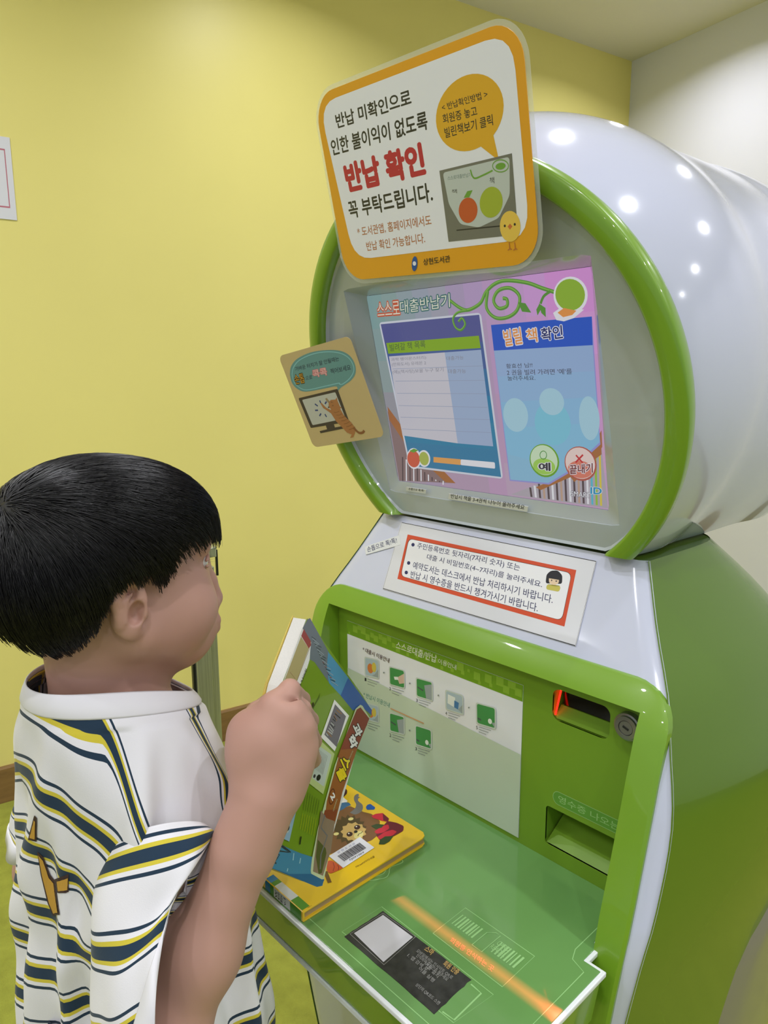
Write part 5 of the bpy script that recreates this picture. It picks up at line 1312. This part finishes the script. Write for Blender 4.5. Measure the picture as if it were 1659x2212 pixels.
def catm(keys, t):
    """keys: list of (t, vector); smooth interpolation"""
    ts = [k[0] for k in keys]; i = max(0, min(len(ts) - 2, int(np.searchsorted(ts, t, 'right')) - 1)); a, b = ts[i], ts[i + 1]; u = (t - a) / (b - a)
    P = [np.asarray(keys[j][1], float) for j in (max(i - 1, 0), i, i + 1, min(i + 2, len(ts) - 1))]
    T = [keys[j][0] for j in (max(i - 1, 0), i, i + 1, min(i + 2, len(ts) - 1))]
    m0 = (P[2] - P[0]) / max(T[2] - T[0], 1e-6) * (b - a); m1 = (P[3] - P[1]) / max(T[3] - T[1], 1e-6) * (b - a)
    return (2*u**3 - 3*u*u + 1) * P[1] + (u**3 - 2*u*u + u) * m0 + (-2*u**3 + 3*u*u) * P[2] + (u**3 - u*u) * m1
# keys: local centre x,y  z  half width, half depth, exponent, side rise, fore-aft tilt
TK = [(0.0, (0, -.006, 1.084, .061, .077, 2.0, .014, -.30)),
      (.05, (0, -.005, 1.073, .079, .081, 2.0, .010, -.22)),
      (.12, (0, -.004, 1.052, .101, .084, 2.1, -.004, -.12)),
      (.19, (0, -.002, 1.024, .118, .086, 2.2, -.018, -.05)),
      (.27, (0, 0, .985, .128, .087, 2.3, -.020, 0)),
      (.40, (0, 0, .920, .131, .091, 2.3, -.006, 0)),
      (.60, (0, 0, .83, .133, .095, 2.3, 0, 0)),
      (.80, (.004, 0, .74, .141, .101, 2.3, 0, 0)),
      (1.0, (.008, 0, .63, .150, .110, 2.3, 0, 0))]
NPH, NT = 200, 190
FOLD = [(-2.05, .10, .008, .20, .15), (-1.62, .09, .010, .30, -.10), (-1.25, .08, .009, .25, .22), (-.85, .10, .011, .30, -.25), (-.45, .09, .010, .2, .2), (-.05, .10, .009, .3, .1), (.45, .09, .008, .3, -.2), (.95, .10, .008, .3, .1),
        (1.4, .10, .009, .3, .1), (1.9, .1, .009, .3, .1), (2.4, .12, .009, .3, -.1), (2.9, .10, .009, .3, .1), (-2.6, .12, .010, .25, .1)]
def torso_pt(t, ph, folds=True):
    cx, cy, z, rx, ry, ex, sr, tl = catm(TK, t)
    c, s_ = math.cos(ph), math.sin(ph)       # ph 0 = right side, +90 deg = front
    e = 2 / ex; x = rx * abs(c) ** e * (1 if c > 0 else -1); y = ry * abs(s_) ** e * (1 if s_ > 0 else -1)
    zz2 = z + sr * c * c + tl * y
    r = 1.0
    if folds and t > .06:
        d = 0
        for p0, wd, am, t0, sl in FOLD:
            q_ = ph - p0 - sl * (t - .5); q_ = (q_ + math.pi) % (2 * math.pi) - math.pi
            g = min(1, max(0, (t - t0 * .6) / .5)); d += 1.45 * am * g * (math.exp(-(q_ / wd) ** 2) - .55 * math.exp(-((q_ - wd * 1.9) / (wd * 1.1)) ** 2))
        for p0, wd, am, sl in ((-1.2, .13, .0085, -2.25), (-.95, .10, .006, -1.7), (1.1, .12, .008, 2.0), (-1.9, .12, .006, -1.6)):
            q_ = ph - p0 - sl * (t - .5); q_ = (q_ + math.pi) % (2 * math.pi) - math.pi
            d += am * min(1, max(0, (t - .05) / .12)) * max(0, 1 - max(0, t - .42) / .2) * (math.exp(-(q_ / wd) ** 2) - .25 * math.exp(-((q_ - wd * 2) / wd) ** 2))
        d += .0016 * math.sin(7 * ph + 18 * t) + .0014 * math.sin(-5 * ph + 31 * t)
        L_ = math.hypot(x, y) + 1e-6; r = 1 + d / L_
    x, y = x * r + cx, y * r + cy
    s0 = z + tl * y * .5 + .40 * (math.sqrt(x * x + .0016) - .04) * min(1, max(0, (z - .84) / .14))
    w_ = min(1, max(0, (abs(c) - .80) / .19)); w_ = w_ * w_ * (3 - 2 * w_) * min(1, max(0, (z - .93) / .05)); s0 = s0 * (1 - w_) + 1.1264 * w_
    return tb(x, y, zz2), s0
V = np.zeros((NT + 1, NPH, 3)); SA = np.zeros((NT + 1, NPH))
for i in range(NT + 1):
    for j in range(NPH):
        V[i, j], SA[i, j] = torso_pt(i / NT, 2 * math.pi * j / NPH - math.pi)
ii, jj = np.meshgrid(np.arange(NT), np.arange(NPH), indexing='ij'); a = ii * NPH + jj; b = ii * NPH + (jj + 1) % NPH
Fq = np.stack([a, b, b + NPH, a + NPH], 2).reshape(-1, 4)[:, ::-1]
SPH = .39
def solid(o, th):
    md = o.modifiers.new('thickness', 'SOLIDIFY'); md.thickness = th; md.offset = 0
sh = npmesh('t_shirt', V.reshape(-1, 3), Fq, M_SH, boy); at_ = sh.data.attributes.new('stripe', 'FLOAT', 'POINT'); at_.data.foreach_set('value', (SA.ravel() / PER + SPH).astype(np.float32)); solid(sh, .0012)
# collar band
cv_ = []; NC = 90
prof = [(0, 0), (.08, .0014), (.5, .0018), (.92, .0012), (1, .0004), (.92, -.0008), (.5, -.0006), (0, -.002)]
Vc = []
for j in range(NC):
    ph = 2 * math.pi * j / NC; p0, _ = torso_pt(.040, ph, False); p1, _ = torso_pt(0, ph, False)
    p1 = p1 + np.array([0, 0, .006]) - (p1 - tb(0, 0, p1[2])) * .03
    o_ = p0 - tb(0, 0, p0[2]); o_[2] = .04; o_ /= np.linalg.norm(o_)
    for (u_, d_) in prof: Vc.append(p0 + (p1 - p0) * u_ + o_ * (d_ + .0012))
k_ = len(prof); Fc = [(j * k_ + i, ((j + 1) % NC) * k_ + i, ((j + 1) % NC) * k_ + (i + 1) % k_, j * k_ + (i + 1) % k_) for j in range(NC) for i in range(k_)]
bm = bmesh.new(); vs = [bm.verts.new(tuple(v)) for v in Vc]
for f in Fc: bm.faces.new([vs[i] for i in f])
mkbm('collar', bm, M_RIB, sh, smooth=True, label='white ribbed collar')
# sleeves: rings given by their long axis and a short half axis
def sleeve(name, keys, s_start, nfold, cuff):
    NR, NA = 70, 96; V = np.zeros((NR + 1, NA, 3)); SA = np.zeros((NR + 1, NA)); s_acc = 0; prev = None
    for i in range(NR + 1):
        t = i / NR; A, Bp, Mv = [catm([(k[0], k[q]) for k in keys], t) for q in (1, 2, 3)]
        c = (A + Bp) / 2; a_ = (A - Bp) / 2
        if prev is not None: s_acc += np.linalg.norm(c - prev)
        prev = c
        for j in range(NA):
            ph = 2 * math.pi * j / NA; d = 1 + t * .055 * math.sin(3 * ph + 2.2 * t + nfold) + .03 * t * math.sin(7 * ph - 6 * t) + .03 * math.sin(5 * ph + 9 * t + nfold) * math.sin(math.pi * t)
            V[i, j] = c + (a_ * math.cos(ph) + Mv * math.sin(ph)) * d; SA[i, j] = s_start - t * (.21 - .135 * (1 + math.cos(ph)) / 2)
    ii, jj = np.meshgrid(np.arange(NR), np.arange(NA), indexing='ij'); a = ii * NA + jj; b = ii * NA + (jj + 1) % NA
    Fq = np.stack([a, b, b + NA, a + NA], 2).reshape(-1, 4)
    o = npmesh(name, V.reshape(-1, 3), Fq, M_SH, sh); at_ = o.data.attributes.new('stripe', 'FLOAT', 'POINT'); at_.data.foreach_set('value', (SA.ravel() / PER + SPH).astype(np.float32)); solid(o, .0012)
    e0, e1 = V[-1], V[-1] + (V[-1] - V[-7]) / (np.linalg.norm((V[-1] - V[-7]).mean(0)) + 1e-6) * cuff
    c = e0.mean(0); Vc = []
    for j in range(NA):
        o_ = e0[j] - c; o_ /= np.linalg.norm(o_)
        Vc += [e0[j] + o_ * .0012 - (e1[j] - e0[j]) * .05, e0[j] + o_ * .0022, e1[j] + o_ * .0022, e1[j] - o_ * .0010, e0[j] - o_ * .0010]
    bm = bmesh.new(); vs = [bm.verts.new(tuple(v)) for v in Vc]
    for j in range(NA):
        for i in range(5): bm.faces.new([vs[q] for q in (j * 5 + i, ((j + 1) % NA) * 5 + i, ((j + 1) % NA) * 5 + (i + 1) % 5, j * 5 + (i + 1) % 5)])
    cf = mkbm('sleeve_hem', bm, M_RIB, sh, smooth=True, label='white sleeve hem'); return o
nV = -VN; UPZ = np.array([0, 0, 1.0])
sleeve('sleeve', [(0, W3(450, 1785, .640), W3(235, 1850, .640), nV * .036 + UPZ * .030), (.25, W3(456, 1800, .625), W3(208, 1950, .625), nV * .042 + UPZ * .014),
                  (.55, W3(440, 1838, .612), W3(205, 2090, .612), nV * .046), (.8, W3(410, 1872, .602), W3(225, 2225, .602), nV * .048), (1, W3(392, 1908, .596), W3(292, 2295, .596), nV * .050)], .987, 0, .029)
la = tb(-.092, .004, .995); ld_ = ELL - SL; ld_ /= np.linalg.norm(ld_); lb_ = np.cross(ld_, LF); lb_ /= np.linalg.norm(lb_)
sleeve('sleeve', [(0, la + LF * .062, la - LF * .062, lb_ * .046), (.5, la + ld_ * .05 + LF * .060, la + ld_ * .05 - LF * .058, lb_ * .045), (1, la + ld_ * .10 + LF * .060, la + ld_ * .10 - LF * .058, lb_ * .044)], .987, 1.3, .018)

# letters printed on the back (laid on the cloth)
dg = bpy.context.evaluated_depsgraph_get(); bvh = BVHTree.FromPolygons([Vector(v) for v in V.reshape(-1, 3)] if False else [v.co.copy() for v in sh.data.vertices], [tuple(p_.vertices) for p_ in sh.data.polygons])
z11 = ZZ(0, 1550, 3.342)
M_GOLD = mat('print_gold', rgb(196, 150, 62), .7); M_BRP = mat('print_dark_outline', rgb(62, 40, 40), .7)
def cloth_poly(P, m_, lift, nsub=5):
    bm = bmesh.new(); vs = [bm.verts.new((x, y, 0)) for x, y in P]; bm.faces.new(vs); bmesh.ops.triangulate(bm, faces=bm.faces)
    for _ in range(3): bmesh.ops.subdivide_edges(bm, edges=[e for e in bm.edges if e.calc_length() > 14], cuts=1, use_grid_fill=False); bmesh.ops.triangulate(bm, faces=bm.faces)
    bad = []
    for v in bm.verts:
        px, py = z11(v.co.x, v.co.y); d = ray(px, py).normalized(); hit = bvh.ray_cast(CAMP, d)
        if hit[0] is None: bad.append(v)
        else:
            n_ = hit[1]; n_ = n_ if n_.dot(d) < 0 else -n_; v.co = hit[0] + n_ * lift
    if bad: bmesh.ops.delete(bm, geom=bad, context='VERTS')
    o = mkbm('back_print', bm, m_, sh, norm=False); return o
for P_, m_, l_ in (([(212, 878), (258, 700), (276, 720), (272, 890)], M_BRP, .0014), ([(226, 862), (258, 735), (266, 745), (262, 872)], M_GOLD, .0018),
                   ([(275, 960), (320, 1000), (372, 1130), (405, 1170), (440, 1420), (392, 1425), (350, 1330), (300, 1130)], M_BRP, .0014), ([(285, 985), (318, 1025), (362, 1150), (398, 1190), (430, 1405), (398, 1408), (360, 1320), (310, 1130)], M_GOLD, .0018),
                   ([(405, 1165), (500, 1120), (500, 1250), (480, 1260), (470, 1240), (425, 1262)], M_BRP, .0014), ([(424, 1180), (496, 1150), (492, 1236), (432, 1248)], M_GOLD, .0018)):
    cloth_poly(P_, m_, l_)

# shorts and shoes
M_SHO = noisy(mat('navy_shorts', rgb(52, 58, 76), .85, .2), 30, .1)
Sf = Field(np.arange(-.24, .10, .005), np.arange(.12, .38, .005), np.arange(.34, .80, .005))
Sf.cap(tb(0, 0, .68), tb(0, 0, .77), .105, .10, .04, fl=(LX, .8))
for s_ in (-1, 1): Sf.cap(tb(s_ * .06, 0, .68), tb(s_ * .072, .008, .36), .078, .074, .02)
Sf.D = np.maximum(Sf.D, (.41 - Sf.zs)[None, None, :].astype(np.float32))
P, F = Sf.mesh(2); npmesh('shorts', P, F, M_SHO, boy)
M_SHOE = mat('white_shoe', rgb(214, 214, 214), .5); M_SOLE = mat('shoe_sole', rgb(226, 222, 214), .6)
for s_ in (-1, 1):
    f0 = tb(s_ * .068, -.045, 0); Sf = Field(np.arange(f0[0] - .10, f0[0] + .10, .004), np.arange(f0[1] - .06, f0[1] + .22, .004), np.arange(.0, .12, .004))
    Sf.cap(tb(s_ * .068, -.025, .045), tb(s_ * .078, .100, .030), .038, .032, .02); Sf.cap(tb(s_ * .067, -.015, .06), tb(s_ * .067, -.012, .085), .036, .034, .02)
    Sf.D = np.maximum(Sf.D, (.014 - Sf.zs)[None, None, :].astype(np.float32)); P, F = Sf.mesh(2); so = npmesh('shoe', P, F, M_SHOE, boy)
    a_, b_ = tb(s_ * .068, -.028, 0), tb(s_ * .078, .100, 0); dv = (b_ - a_) / np.linalg.norm(b_ - a_); nv = np.array([-dv[1], dv[0], 0]); out = []
    for k in range(13): t = math.pi / 2 + math.pi * k / 12; out.append(a_ + (dv * math.cos(t) + nv * math.sin(t)) * .038)
    for k in range(13): t = -math.pi / 2 + math.pi * k / 12; out.append(b_ + (dv * math.cos(t) + nv * math.sin(t)) * .036)
    prism('sole', [(v[0], v[1], .0005) for v in out], (0, 0, .016), M_SOLE, so, bev=.002)
finish_prints()
